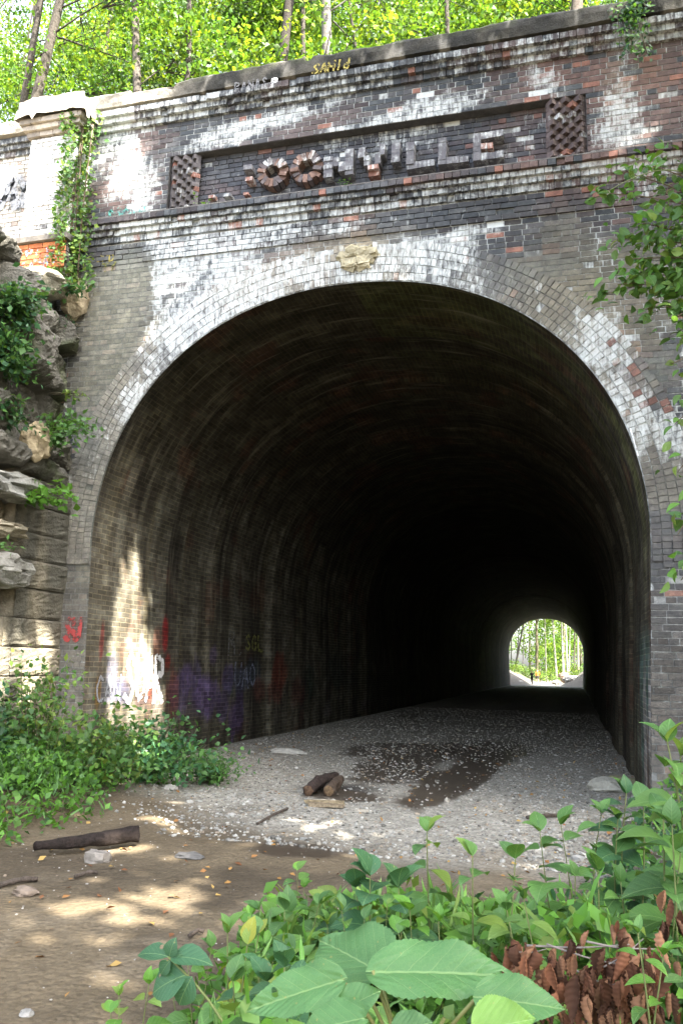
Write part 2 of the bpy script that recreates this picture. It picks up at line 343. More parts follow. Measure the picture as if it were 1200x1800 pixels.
# ------------------------------------------------------------------ bricks
COURSE = .0775
def brick_field(mb, O, U, Nrm, w, h, colf, skip=None, bl=.215, hd=.105, joint=.0125, proud=.008, depth=.05, hdr=6, jit=.0025, clip=False):
    """courses of single bricks on the plane through O spanned by U and z; colf(u, v) -> colours"""
    O = np.asarray(O, float); U = np.asarray(U, float); Nrm = np.asarray(Nrm, float); Z = np.array([0, 0, 1.0])
    items = []
    nr = int(round(h/COURSE)); ch = h/nr
    for r in range(nr):
        L = hd+joint if (hdr and r % hdr == hdr-1) else bl+joint
        u = -rs.uniform(0, .02) - (L/2 if r % 2 else 0)
        while u < w:
            ln = L*rs.uniform(.95, 1.05); a, b = max(u, 0)+joint/2, min(u+ln, w)-joint/2
            if b-a > .02: items.append(((a+b)/2, (r+.5)*ch, b-a, ch-joint))
            u += ln
    it = np.array(items)
    if clip:                                   # cut the closers at the jambs
        zc = O[2]+it[:, 1]; e0, e1 = CX-half_w(np.minimum(zc, ZS))-O[0], CX+half_w(np.minimum(zc, ZS))-O[0]
        a, b = it[:, 0]-it[:, 2]/2, it[:, 0]+it[:, 2]/2; low = zc < ZS-.2
        b = np.where(low & (a < e0) & (b > e0), e0-.002, b); a = np.where(low & (b > e1) & (a < e1), e1+.002, a)
        it[:, 0], it[:, 2] = (a+b)/2, np.maximum(b-a, .012)
    Pw = O+it[:, :1]*U+it[:, 1:2]*Z
    keep = np.ones(len(it), bool) if skip is None else ~skip(Pw, it)
    it, Pw = it[keep], Pw[keep]; k = len(it)
    c, W, Pm = colf(Pw)
    pr = proud*(1-.75*Pm)+rs.uniform(-.003, .003, k)*(1-.7*Pm)-(rs.uniform(0, 1, k) > .985)*.03*(1-Pm)
    V = np.zeros((k, 8, 3)); q = 0
    for sx in (-.5, .5):
        for sz in (-.5, .5):
            for d in (0, 1):
                jx, jz = rs.uniform(-jit, jit, k), rs.uniform(-jit, jit, k)
                off = pr if d else -depth+0*pr
                V[:, q] = Pw+(it[:, 2]*sx+jx)[:, None]*U+(it[:, 3]*sz+jz)[:, None]*Z+off[:, None]*Nrm; q += 1
    # vertices: 0 lb back,1 lb front,2 lt back,3 lt front,4 rb back,5 rb front,6 rt back,7 rt front
    Fs = [(1,5,7,3),(0,1,3,2),(5,4,6,7),(3,7,6,2),(0,4,5,1)]
    Vf = V.reshape(-1, 3); col = np.repeat(np.hstack([c, W[:, None]]), 8, 0)
    if colf is wallP: col[:, 3] = np.clip(wall_lime_sun(Vf[:, 0], Vf[:, 2])+np.repeat(rs.uniform(-.06, .06, k), 8), 0, .64)
    mb.v.append(Vf); base = mb.n
    for i in range(k): mb.f += [tuple(base+8*i+j for j in f) for f in Fs]
    mb.c.append(col); mb.n += len(Vf)
def wallP(P): return wall_colour(P[:, 0], P[:, 2])
# ================================================================== THE PORTAL
portal = thing('tunnel_portal', 'weathered brick railway tunnel portal with a raised brick name panel above its dark arch', 'tunnel', (CX, FY, GZ))
XL, XR = -7.12, 2.1
ZS = 1.5
PAN = (-5.67, 0.31, 6.42, 7.41)         # sunk name panel
RING = 0.56
def ring_r(dx, z):                      # >1 outside the arch curve grown by d
    return np.abs(dx)-half_w(z)
def arch_curve(n=400):
    x = np.linspace(-1, 1, n); x = np.sin(x*math.pi/2); X = 3.67*x
    return np.stack([CX+X, ZS+3.57*np.power(np.clip(1-np.abs(x)**2.15, 0, 1), 1/2.15)], 1)
ARC = arch_curve()
# resample by length
_d = np.r_[0, np.cumsum(np.linalg.norm(np.diff(ARC, axis=0), axis=1))]; ALEN = _d[-1]
def arc_at(s): return np.stack([np.interp(s, _d, ARC[:, 0]), np.interp(s, _d, ARC[:, 1])], -1)
def arc_n(s):
    e = .02; t = arc_at(np.clip(s+e, 0, ALEN))-arc_at(np.clip(s-e, 0, ALEN)); t /= np.linalg.norm(t, axis=-1, keepdims=True)
    return np.stack([-t[..., 1], t[..., 0]], -1)
def dist_arch(x, z):
    P = np.stack([x, z], -1).reshape(-1, 1, 2); out = np.empty(len(P)); A = arc_at(np.linspace(0, ALEN, 240))[None]
    for i in range(0, len(P), 2000): out[i:i+2000] = np.linalg.norm(P[i:i+2000]-A, axis=2).min(1)
    return out
def inside_open(x, z): return (np.abs(x-CX) < half_w(z)) & (z < ZS+3.57)
def skip_open(P, it):
    x, z = P[:, 0], P[:, 2]; hx, hz = it[:, 2]/2, it[:, 3]/2
    ins = np.zeros(len(x), bool); hx = np.where(z < ZS-.2, hx*.5, hx)
    for sx in (-1, 0, 1):
        for sz in (-1, 1): ins |= inside_open(x+sx*hx, z+sz*hz)
    d = dist_arch(x, z)
    return ins | ((z > ZS-.2) & (d < .14)) | ((z > ZS+.15) & (d < RING-.1))
# mortar bed behind the bricks: a wall with the arched opening and the sunk panel cut out of it
def sheet(name, y, x0, x1, z0, z1, hole, mat, parent, colf, step=.09):
    xs = np.arange(x0, x1+step*.5, step); zs = np.arange(z0, z1+step*.5, step)
    X, Zz = np.meshgrid(xs, zs, indexing='ij'); Pp = np.stack([X, np.full_like(X, y), Zz], -1)
    xc, zc = (X[:-1,:-1]+X[1:,1:])/2, (Zz[:-1,:-1]+Zz[1:,1:])/2
    return grid_mesh(name, Pp, colf(X, Zz), None, mat, parent, False, ~hole(xc, zc))
def mortar_col(X, Zz):
    c, W, Pm = wall_colour(X.ravel(), Zz.ravel())
    m = mixc(mixc([.13,.14,.13], [.35,.36,.34], sst(.3, .65, fbm(X.ravel()*1.7, Zz.ravel()*1.3, 14))), c, .25)
    m = mixc(m, [.16,.168,.145], Pm)
    return np.hstack([m, np.clip(W*1.1+.30*(1-Pm), 0, 1)[:, None]]).reshape(X.shape+(4,))
def hole_wall(x, z):
    # keeps a little behind the ring so that no bed shows in the opening
    return (np.abs(x-CX) < half_w(np.maximum(z-.12, -9))+.10) & (z < ZS+3.57+.12) | ((x > PAN[0]) & (x < PAN[1]) & (z > PAN[2]) & (z < PAN[3]))
sheet('mortar_bed', FY, XL, XR, -2.2, 8.3, hole_wall, M_BRICK, portal, mortar_col)
sheet('mortar_bed', FY+.002, -8.0, XL+.02, -2.2, 5.6, lambda x, z: np.zeros_like(x, bool), M_BRICK, portal, mortar_col)
bw = MB()
STEPZ = 5.74
brick_field(bw, (-7.9, FY, -1.95), (1,0,0), (0,-1,0), -7.9*-1+XL-.004, 5.5+1.95, wallP, None)
brick_field(bw, (XL, FY, -1.95), (1,0,0), (0,-1,0), XR-XL, STEPZ+1.95, wallP, skip_open, clip=True)
brick_field(bw, (XL, FY, STEPZ), (1,0,0), (0,-1,0), XR-XL, 6.06-STEPZ, wallP, None, proud=.036)
brick_field(bw, (XL, FY, PAN[3]), (1,0,0), (0,-1,0), XR-XL, 7.98-PAN[3], wallP, None)
brick_field(bw, (XL, FY, PAN[2]), (1,0,0), (0,-1,0), PAN[0]-XL, PAN[3]-PAN[2], wallP, None)
brick_field(bw, (PAN[1], FY, PAN[2]), (1,0,0), (0,-1,0), XR-PAN[1], PAN[3]-PAN[2], wallP, None)
bw.build('facing_brick', M_BRICK, portal)
# arch ring: five rowlock courses
ar = MB(); nrg = 5; rt_ = RING/nrg
for k in range(nrg):
    r0 = .012+k*rt_; s = rs.uniform(0, .03)-.25
    while s < ALEN+.25:
        w = .0735*rs.uniform(.94, 1.06)
        sm = min(max(s+w/2, 0), ALEN); p = arc_at(sm); nn = arc_n(sm)
        if s+w/2 < 0: p = p+np.array([0, s+w/2])
        if s+w/2 > ALEN: p = p-np.array([0, s+w/2-ALEN])
        c2 = p+nn*(r0+rt_/2); tt = np.array([nn[1], -nn[0]])
        if k == nrg-1 and abs(p[0]-CX) < .9 and rs.rand() < .75: s += w; continue
        if rs.rand() < .006: s += w; continue
        c, W, Pm = wall_colour(np.array([c2[0]]), np.array([c2[1]])); c, W, Pm = c[0], W[0], Pm[0]
        th = (c2[0]-CX)/3.7
        c = mixc(c, [.34,.30,.21], .55*sst(.4, .65, fbm(np.array([c2[0]*1.3+2]), np.array([c2[1]*1.3]), 87)[0]))
        if c2[0] < CX+.4: W = W+.50*sst(1.0, 3.0, c2[1])*(1.15 if k < 3 else .7)*(.2+1.2*fbm(np.array([c2[0]*2.5]), np.array([c2[1]*2.5]), 6)[0]); c = c*.6+np.array([.25,.25,.23])*.4
        else: W = W+.34*(1 if k < 4 else .7)*sst(1.6, 3.0, c2[1])*(.4+.9*vn(c2[0]*2.5, c2[1]*2.5, 5)); c = c*.75+np.array([.22,.23,.22])*.25
        rr = rs.rand()
        if c2[0] > .1 and 3.0 < c2[1] < 4.1 and k >= 2 and rr < .15: c = np.array([.22,.125,.10])*rs.uniform(.75, 1.15); W = W*.6
        if c2[0] > 0 and c2[1] < 2.6: c = c*.6+np.array([.13,.125,.115])*.4
        c = c*(.7+.6*fbm(np.array([c2[0]*2.2]), np.array([c2[1]*2.2]), 66)[0])
        R = np.array([[tt[0], 0, nn[0]], [0, 1, 0], [tt[1], 0, nn[1]]])
        dep = .10; pr = .024+rs.uniform(-.004, .005)-(.03 if rs.rand() < .02 else 0)
        outer = 1+ (r0+rt_/2)/3.6
        ar.box((c2[0], FY-pr+dep/2, c2[1]), (w*outer-.009, dep, rt_-.010), R, (*c, min(W*.85, .62)), .003)
        s += w
ar.build('arch_ring', M_BRICK, portal)
# mortar bed behind the ring, following the curve
S = np.linspace(0, ALEN, 220); A0, AN = arc_at(S), arc_n(S)
Pg = np.zeros((220, 3, 3)); 
for j, d in enumerate((.004, .3, .54)): Pg[:, j, 0] = A0[:, 0]+AN[:, 0]*d; Pg[:, j, 2] = A0[:, 1]+AN[:, 1]*d; Pg[:, j, 1] = FY-.012
mc = mortar_col(Pg[..., 0], Pg[..., 2]); mc[..., :3] *= .9; mc[..., 3] = np.clip(mc[..., 3]+.06*sst(1.4, 3, Pg[..., 2]), 0, .6)
grid_mesh('ring_mortar', Pg, mc, None, M_BRICK, portal, False)
for sg in (-1, 1):
    zz = np.linspace(-2.1, ZS+.1, 60); Pj = np.zeros((60, 4, 3))
    for j, d in enumerate((.003, .08, .16, .24)): Pj[:, j, 0] = CX+sg*(half_w(np.minimum(zz, ZS))+d); Pj[:, j, 1] = FY+.004; Pj[:, j, 2] = zz
    grid_mesh('jamb_mortar', Pj, mortar_col(Pj[..., 0], Pj[..., 2]), None, M_BRICK, portal, False)
# broken render lump stuck over the crown
def lump(name, c, r, mat, parent, col, seed, sub=3, nz=.35, flat=None, freq=2.0):
    import bmesh
    bm = bmesh.new(); bmesh.ops.create_icosphere(bm, subdivisions=sub, radius=1.0)
    V = np.array([v.co[:] for v in bm.verts]); Fs = [[v.index for v in f.verts] for f in bm.faces]; bm.free()
    n = vn(V[:, 0]*freq+seed, V[:, 1]*freq+V[:, 2]*freq*1.3, seed)+.5*vn(V[:, 0]*freq*2.3, V[:, 2]*freq*2.3-V[:, 1]*freq*1.7+seed, seed+3)
    q = np.round(V*1.6)/1.6
    V = (V*.6+.4*q/np.maximum(np.linalg.norm(q, axis=1, keepdims=True), .5))*(1+nz*(n-.75))[:, None]
    if flat is not None: V[:, 2] = np.maximum(V[:, 2], flat)
    V = V*np.asarray(r)+np.asarray(c, float)
    cc = np.asarray(col)*(0.75+.5*n)[:, None]
    return link_mesh(name, V, [i for f in Fs for i in f], [3]*len(Fs), cc, None, mat, parent, False)
P0 = at(628, 458, 'y', FY)
lump('render_patch', (P0[0], FY-.03, P0[2]+.02), (.27, .085, .17), M_CONC, portal, [.40,.36,.25], 4, 4, .7, None, 3.5)
# sunk panel: back wall, reveals
PY = FY+.145
sheet('panel_bed', PY+.012, PAN[0]-.05, PAN[1]+.05, PAN[2]-.05, PAN[3]+.05, lambda x, z: np.zeros_like(x, bool), M_BRICK, portal, lambda X, Zz: mortar_col(X, Zz)*np.array([.8,.8,.8,.8]))
pb = MB()
def panelP(P):
    c, W, Pm = wallP(P); c = mixc(c*.85, [.085,.088,.105], .35*(P[:, 0] < -.2)); return c, W*.75+.08*(vn(P[:,0]*5,P[:,2]*2,8)>.6), Pm*0
brick_field(pb, (PAN[0], PY, PAN[2]), (1,0,0), (0,-1,0), PAN[1]-PAN[0], PAN[3]-PAN[2], panelP, None, proud=.008)
rc = (.09,.088,.085,.05)
for (c, s) in ((((PAN[0]+PAN[1])/2, FY+.075, PAN[3]+.02), (PAN[1]-PAN[0]+.1, .145, .04)), (((PAN[0]+PAN[1])/2, FY+.075, PAN[2]-.02), (PAN[1]-PAN[0]+.1, .145, .04)),
               ((PAN[0]-.02, FY+.075, (PAN[2]+PAN[3])/2), (.04, .145, PAN[3]-PAN[2]-.002)), ((PAN[1]+.02, FY+.075, (PAN[2]+PAN[3])/2), (.04, .145, PAN[3]-PAN[2]-.002))):
    pb.box(c, s, None, rc)
panel = pb.build('name_panel', M_BRICK, portal)
# dog-tooth lattice at both ends of the panel
def lattice(x0, x1, label, seed):
    m = MB(); n = 3; px = (x1-x0)/n; rows = 13; rz = (PAN[3]-PAN[2]-.01)/rows
    Rz = np.array([[math.cos(.785), -math.sin(.785), 0], [math.sin(.785), math.cos(.785), 0], [0, 0, 1]])
    for j in range(rows):
        for i in range(n+1):
            xc = x0+px*(i+(.5 if j % 2 == 0 else 0))
            if xc > x1-.02 and j % 2 == 0: continue
            z = PAN[2]+.006+(j+.5)*rz; s = px/1.414*1.02
            if (xc < x0+.02 or xc > x1-.02): continue_half = True
            r = rs.rand(); c = np.array([.12,.11,.11])*rs.uniform(.7, 1.3)
            if seed == 2: c = np.array([.115,.09,.085])*rs.uniform(.8, 1.25)
            if r > (.93 if seed == 1 else .86) : c = np.array([.24,.12,.09])*rs.uniform(.8, 1.2)
            W = .55*rs.rand()**2
            xx = min(max(xc, x0+.05), x1-.05); ss = s if xx == xc else s*.62
            m.box((xx, FY+.055+rs.uniform(-.006, .008), z), (ss, ss, rz*.97), Rz, (*c, W), .005)
    o = m.build('lattice_panel', M_BRICK, portal); o['label'] = label
lattice(-5.66, -5.19, 'dark dog-tooth brick lattice at the left end of the name panel', 1)
lattice(-.20, .31, 'brown and red dog-tooth brick lattice at the right end of the name panel', 2)
# raised brick letters (the first one has mostly fallen off)
LD = .175
def letter(blocks, label=None, rot=None):
    m = MB()
    for (x0, x1, z0, z1, tone) in blocks:
        # every stroke is laid as small bricks
        nx = max(1, int(round((x1-x0)/.105))); nz = max(1, int(round((z1-z0)/.07)))
        for i in range(nx):
            for j in range(nz):
                c = np.array({'d': [.155,.155,.165], 'r': [.30,.15,.11], 'w': [.17,.17,.18]}[tone])*rs.uniform(.88, 1.12)
                if rs.rand() < .03: c = np.array([.28,.15,.11])
                W = .26+.2*rs.rand()+(.1 if j == nz-1 else 0)
                dp = LD+rs.uniform(-.012, .008)-(.05 if tone == 'r' and rs.rand() < .5 else 0)
                w, h = (x1-x0)/nx, (z1-z0)/nz
                m.box((x0+(i+.5)*w, PY-dp/2, z0+(j+.5)*h), (w-.002, dp, h-.002), None, (*c, W), .0025)
    o = m.build('letter', M_BRICK, panel)
    if label: o['label'] = label
    return o
def ring_letter(x, z, R, r, label):
    m = MB(); n = 18
    for i in range(n):
        a = 2*math.pi*(i+.3)/n; rm = (R+r)/2; c = np.array([.21,.135,.105] if rs.rand() < .65 else [.14,.12,.12])*rs.uniform(.7, 1.3)
        Rm = np.array([[-math.sin(a), 0, math.cos(a)], [0, 1, 0], [math.cos(a), 0, math.sin(a)]])
        dp = LD+rs.uniform(-.035, .02); RR = R*rs.uniform(.93, 1.05)
        m.box((x+math.cos(a)*(RR+r)/2, PY-dp/2, z+math.sin(a)*(RR+r)/2), (2*math.pi*rm/n*1.05, dp, RR-r), Rm, (*c, .25+.6*max(0, math.sin(a))*rs.rand()), .008)  # upper bricks of the ring whitened as if lit from above
    o = m.build('letter', M_BRICK, panel); o['label'] = label
for bl_, lb in (((-4.46,-4.33,7.0,7.08,'w'),'upper stub of the fallen letter M'),((-4.42,-4.31,6.82,6.88,'r'),'middle stub of the fallen letter M'),((-4.44,-4.36,6.60,6.64,'r'),'lower stub of the fallen letter M'),((-4.76,-4.64,6.62,6.67,'d'),'dark foot stub of the fallen letter M'),((-5.02,-4.92,6.66,6.71,'r'),'red foot stub of the fallen letter M')): letter([bl_], lb)
ring_letter(-4.01, 6.91, .225, .105, 'chipped brick letter O, left one')
ring_letter(-3.50, 6.91, .235, .115, 'chipped brick letter O, right one')
letter([(-3.24,-3.11,6.70,7.02,'d'),(-3.11,-3.02,6.86,7.0,'d'),(-3.02,-2.93,6.76,6.92,'d'),(-2.93,-2.81,6.70,7.10,'d')], 'broken brick letter N')
letter([(-2.74,-2.64,6.93,7.09,'d'),(-2.66,-2.57,6.80,6.95,'d'),(-2.60,-2.45,6.66,6.80,'r'),(-2.50,-2.42,6.80,6.96,'w'),(-2.44,-2.36,6.93,7.10,'d')], 'worn brick letter V')
letter([(-2.27,-2.15,6.79,7.10,'d'),(-2.23,-2.15,6.98,7.10,'w')], 'short brick letter I with a broken top')
letter([(-2.06,-1.95,6.655,7.07,'d'),(-1.95,-1.665,6.655,6.755,'d')], 'brick letter L after the I')
letter([(-1.62,-1.51,6.655,7.06,'d'),(-1.51,-1.335,6.655,6.755,'d'),(-1.335,-1.21,6.655,6.74,'d')], 'brick letter L standing just before the E')
letter([(-1.15,-1.045,6.645,7.05,'d'),(-1.045,-.75,6.955,7.05,'d'),(-1.045,-.885,6.80,6.885,'r'),(-1.045,-.75,6.645,6.745,'d')], 'whole brick letter E')
# corbelled string course and cornice, a course of bricks at a time
def course(mb, x0, x1, z0, z1, pr, y=FY, lime=.25, red=.3):
    x = x0
    while x < x1:
        w = .108*rs.uniform(.95, 1.05); b = min(x+w, x1)
        if b-x > .02:
            xm, zm = np.array([(x+b)/2]), np.array([(z0+z1)/2]); c, W, Pm = wall_colour(xm, zm)
            p2 = pr+rs.uniform(-.003, .003)-(.03 if rs.rand() < .02 else 0)
            W2 = .45*W[0]+lime*(.33+.13*rs.rand()+.35*(vn(x*.8, z0*3, 63)-.5))
            mb.box(((x+b)/2, y-p2/2+.05, zm[0]), (b-x-.006, p2+.1, z1-z0-.004), None, (*c[0], min(W2, 1)), .004)
        x += w
sc = MB()
course(sc, XL, XR, 6.335, 6.415, .20, lime=.2)
course(sc, XL, XR, 6.262, 6.335, .15, lime=.9)
course(sc, XL, XR, 6.182, 6.262, .10, lime=.95)
course(sc, XL, XR, 6.085, 6.182, .05, lime=.95)
# mortar weathering on top of the string course
sc.box(((XL+XR)/2, FY-.08, 6.424), (XR-XL, .24, .016), None, (.17,.165,.155,.05))
sc.build('string_course', M_BRICK, portal)
cc = MB()
course(cc, XL, XR, 7.975, 8.065, .06, lime=.9); course(cc, XL, XR, 8.065, 8.15, .12, lime=.95); course(cc, XL, XR, 8.15, 8.245, .18, lime=.95)
cc.build('cornice', M_BRICK, portal)
# rough concrete coping
def coping(x0, x1, z0, z1, y0, parent, name='coping', back=.55, seed=3, lightf=None, over=.21):
    n = int((x1-x0)/.035)+2; xs = np.linspace(x0, x1, n)
    prof = [(0, 0), (over*.55, .01), (over, .03), (over+.004, .09), (over+.004, .17), (over, .25), (over-.015, z1-z0-.04), (over-.05, z1-z0-.008), (0, z1-z0), (-.2, z1-z0-.01), (-back, z1-z0-.02), (-back, 0)]
    P = np.zeros((n, len(prof), 3)); cl = np.zeros((n, len(prof), 3))
    for j, (d, hgt) in enumerate(prof):
        top = sst(.1, z1-z0, hgt); nz = fbm(xs*1.6, hgt*3+0*xs, seed, 4)-.5; n2 = fbm(xs*9, hgt*12+0*xs, seed+5, 3)-.5
        P[:, j, 0] = xs; P[:, j, 1] = y0-d+(n2*.03+nz*.04)*(d > .02); P[:, j, 2] = z0+hgt+top*(nz*.13+n2*.06-.06*(vn(xs*2.3, 0*xs, seed+9) > .8))
        k = fbm(xs*3, hgt*2+0*xs, seed+2); l = sst(.6, .74, fbm(xs*4.5, hgt*1.5+0*xs, seed+4))
        base = mixc([.030,.030,.027], [.085,.08,.068], sst(.35, .65, k)); cl[:, j] = mixc(base, [.30,.28,.24], l*.8); cl[:, j] = mixc(cl[:, j], [.10,.12,.045], .6*sst(.2, .32, hgt)*sst(.45, .6, fbm(xs*5, xs*0, seed+8)))
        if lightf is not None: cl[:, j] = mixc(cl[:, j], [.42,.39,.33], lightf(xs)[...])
    return grid_mesh(name, P, cl, None, M_CONC, parent, False)
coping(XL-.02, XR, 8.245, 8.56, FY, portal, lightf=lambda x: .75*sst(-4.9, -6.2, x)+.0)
# plain return of the parapet so the wall has a back
mbk = MB(); mbk.box(((XL+XR)/2, FY+.42, 7.4), (XR-XL, .3, 1.7), None, (.12,.11,.1,0)); mbk.build('parapet_back', M_BRICK, portal)
# ---- pier at the left end of the front
PX0, PX1, PFY = -7.86, -7.06, 9.62
pm = MB()
def pierP(P):
    c, W, Pm = wallP(P); c = mixc(c, [.52,.48,.42], .72*(rs.rand(len(c)) > .07)); return c, np.clip(W+.45, 0, 1), Pm*0
pm.box(((PX0+PX1)/2, (PFY+10.4)/2+.012, 6.75), (PX1-PX0-.02, 10.4-PFY-.02, 2.6), None, (.35,.33,.29,.3))
brick_field(pm, (PX0, PFY, 6.1), (1,0,0), (0,-1,0), PX1-PX0, 7.78-6.1, pierP, None, proud=.012)
brick_field(pm, (PX1, PFY+.005, 6.1), (0,1,0), (1,0,0), FY-PFY, 7.78-6.1, pierP, None, proud=.008, depth=.03)
pm.build('pier_shaft', M_BRICK, portal)
rp = MB()
def redP(P):
    k = len(P); c = mixc([.46,.14,.06], [.52,.21,.09], rs.rand(k)); return c, np.full(k, .03), np.full(k, .4)
brick_field(rp, (PX0-.03, PFY-.05, 5.58), (1,0,0), (0,-1,0), PX1-PX0+.06, .42, redP, None, proud=.012)
brick_field(rp, (PX1+.03, PFY-.045, 5.58), (0,1,0), (1,0,0), FY-PFY+.05, .42, lambda P: (np.tile([.07,.065,.055], (len(P), 1)), np.zeros(len(P)), np.zeros(len(P))), None, proud=.008, depth=.03)
rp.box(((PX0+PX1)/2, (PFY+10.4)/2, 5.77), (PX1-PX0, 10.4-PFY+.05, .44), None, (.3,.13,.07,0))
rp.box(((PX0+PX1)/2, (PFY+FY)/2-.06, 6.045), (PX1-PX0+.16, FY-PFY+.12, .085), None, (.15,.14,.125,.15), .008)
o = rp.build('pier_plinth', M_BRICK, portal); o['label'] = 'orange-red painted brick plinth of the pier'
pc = MB()
for z, p in ((7.80, .05), (7.885, .10), (7.97, .145)):
    x = PX0-p
    while x < PX1+p-.01:
        w = .21*rs.uniform(.9, 1.1); b = min(x+w, PX1+p)
        pc.box(((x+b)/2, (PFY-p+10.3)/2, z+.04), (b-x-.006, 10.3-PFY+p, .078), None, (*(np.array([.42,.38,.32])*rs.uniform(.6, 1.15)), .4*rs.rand()), .005); x = b
pc.build('pier_cornice', M_BRICK, portal)
def cap_mesh():
    n = 22; u = np.linspace(0, 1, n); Pg = np.zeros((n, n, 3)); cl = np.zeros((n, n, 3))
    X0, X1, Y0, Y1 = PX0-.2, PX1+.2, PFY-.2, 10.45
    for i in range(n):
        for j in range(n):
            a, b = u[i]*2-1, u[j]*2-1; m = max(abs(a), abs(b))
            h = .30 if m < .8 else .30-(m-.8)/.2*.30
            e = 1 if m < .8 else 1
            x = (X0+X1)/2+a*(X1-X0)/2*(min(1, m/.8)/max(m, 1e-6)*m if m < .8 else 1); 
            s = 1.0 if m < .8 else .8/m+ (m-.8)/.2*0
            sx = a if m < .8 else a/m*(.93+.07*(m-.8)/.2)
            sy = b if m < .8 else b/m*(.93+.07*(m-.8)/.2)
            if m < .8: sx, sy = a/.8*.93, b/.8*.93
            z = 8.055+h+.14*max(0, 1-max(abs(sx), abs(sy))**1.5) + .06*(fbm(sx*3+2, sy*3, 8)-.5)
            Pg[i, j] = ((X0+X1)/2+sx*(X1-X0)/2+.09*(fbm(sx*3, sy*3+z*2, 3)-.5), (Y0+Y1)/2+sy*(Y1-Y0)/2+.10*(fbm(sx*3+7, sy*3, 4)-.5), z-.10*(vn(sx*2.6, sy*2.6, 14) > .72)*(max(abs(sx), abs(sy)) > .6))
            cl[i, j] = np.array([.47,.43,.36])*(.65+.6*vn(sx*3+5, sy*3+z*6, 6))
    return grid_mesh('pier_cap', Pg, cl, None, M_CONC, portal, False)
cap_mesh()
# ================================================================== tunnel lining
PROF_Z = np.concatenate([np.linspace(-2.0, ZS, 60)[:-1]])
left = np.stack([CX-half_w(PROF_Z), PROF_Z], 1); right = np.stack([CX+half_w(PROF_Z), PROF_Z], 1)[::-1]
PROF = np.concatenate([left, arc_at(np.linspace(0, ALEN, 150)), right])
pl = np.r_[0, np.cumsum(np.linalg.norm(np.diff(PROF, axis=0), axis=1))]
def paint_spot(yz, ry, rz, Y, Zz, seed, ragged=.8):
    d = np.sqrt(((Y-yz[0])/ry)**2+((Zz-yz[1])/rz)**2); n = fbm(Y*5+seed, Zz*3, seed)-.5; n2 = fbm(Y*14, Zz*2.5+seed, seed+2)-.5
    return sst(1.05, .6, d+ragged*n+ragged*.8*n2)
def lw(px, py): P = at(px, py, 'x', -6.46); return P[1], P[2]
PAINT = [((315,1215),.5,.5,[.22,.17,.36],.7),((345,1200),.25,.5,[.17,.14,.30],.7),((385,1240),.35,.35,[.30,.24,.50],.7),((420,1245),.3,.5,[.22,.16,.42],.65),((445,1180),.5,.35,[.10,.15,.22],.6),((300,1215),.3,.45,[.34,.10,.08],.6),((520,1215),.7,.4,[.25,.07,.06],.5),((455,1215),.4,.3,[.28,.10,.08],.6),((400,1205),.25,.22,[.14,.26,.24],.5),((340,1240),.35,.3,[.30,.26,.34],.5),((218,1165),.14,.5,[.55,.40,.34],.6),((256,1170),.12,.35,[.60,.57,.53],.8),((180,1215),.2,.25,[.34,.36,.42],.7),((165,1215),.1,.25,[.42,.26,.06],.7),((290,1110),.13,.36,[.42,.03,.035],.9),((292,1165),.12,.2,[.40,.05,.04],.8),((330,1190),.35,.32,[.24,.18,.42],.8),((360,1225),.6,.42,[.25,.18,.45],.75),((398,1195),.35,.3,[.24,.2,.45],.8),((405,1270),.3,.45,[.27,.18,.48],.8),
 ((372,1150),.2,.25,[.2,.15,.3],.7),((425,1195),.5,.3,[.20,.25,.42],.6),((487,1180),.6,.42,[.38,.09,.05],.75),((480,1215),.5,.3,[.3,.07,.05],.6),((240,1165),.20,.5,[.55,.52,.48],.65),((262,1210),.25,.3,[.40,.12,.09],.8),((225,1130),.1,.35,[.50,.33,.28],.6),
 ((275,1130),.16,.32,[.48,.25,.2],.7),((190,1185),.2,.4,[.22,.23,.32],.75),((205,1215),.3,.25,[.13,.14,.24],.8),((240,1230),.25,.15,[.1,.06,.06],.8),((270,1240),.25,.25,[.5,.45,.42],.6),((600,1180),1.5,.6,[.07,.10,.10],.5),((575,1245),.5,.25,[.35,.33,.36],.5),((635,1240),.5,.25,[.32,.32,.38],.5),((175,1120),.08,.3,[.36,.05,.05],.7),((540,1200),.8,.5,[.06,.12,.10],.6)]
def lining_d(Y, Sg):
    d = .05*(fbm(Y*.7, Sg*.5, 41)-.5)+.02*(fbm(Y*4, Sg*3, 44)-.5)
    for y0, a in ((11.9,.02),(12.9,.05),(14.0,-.05),(15.2,.05),(17.2,-.06),(20,.06),(24,-.06),(30,.06),(38,-.05),(48,.06),(60,-.05)): d = d+a*sst(y0-.06, y0+.06, Y+.25*(fbm(Sg*.8, Y*0, 3)-.5))
    return d*sst(10.02, 10.5, Y)
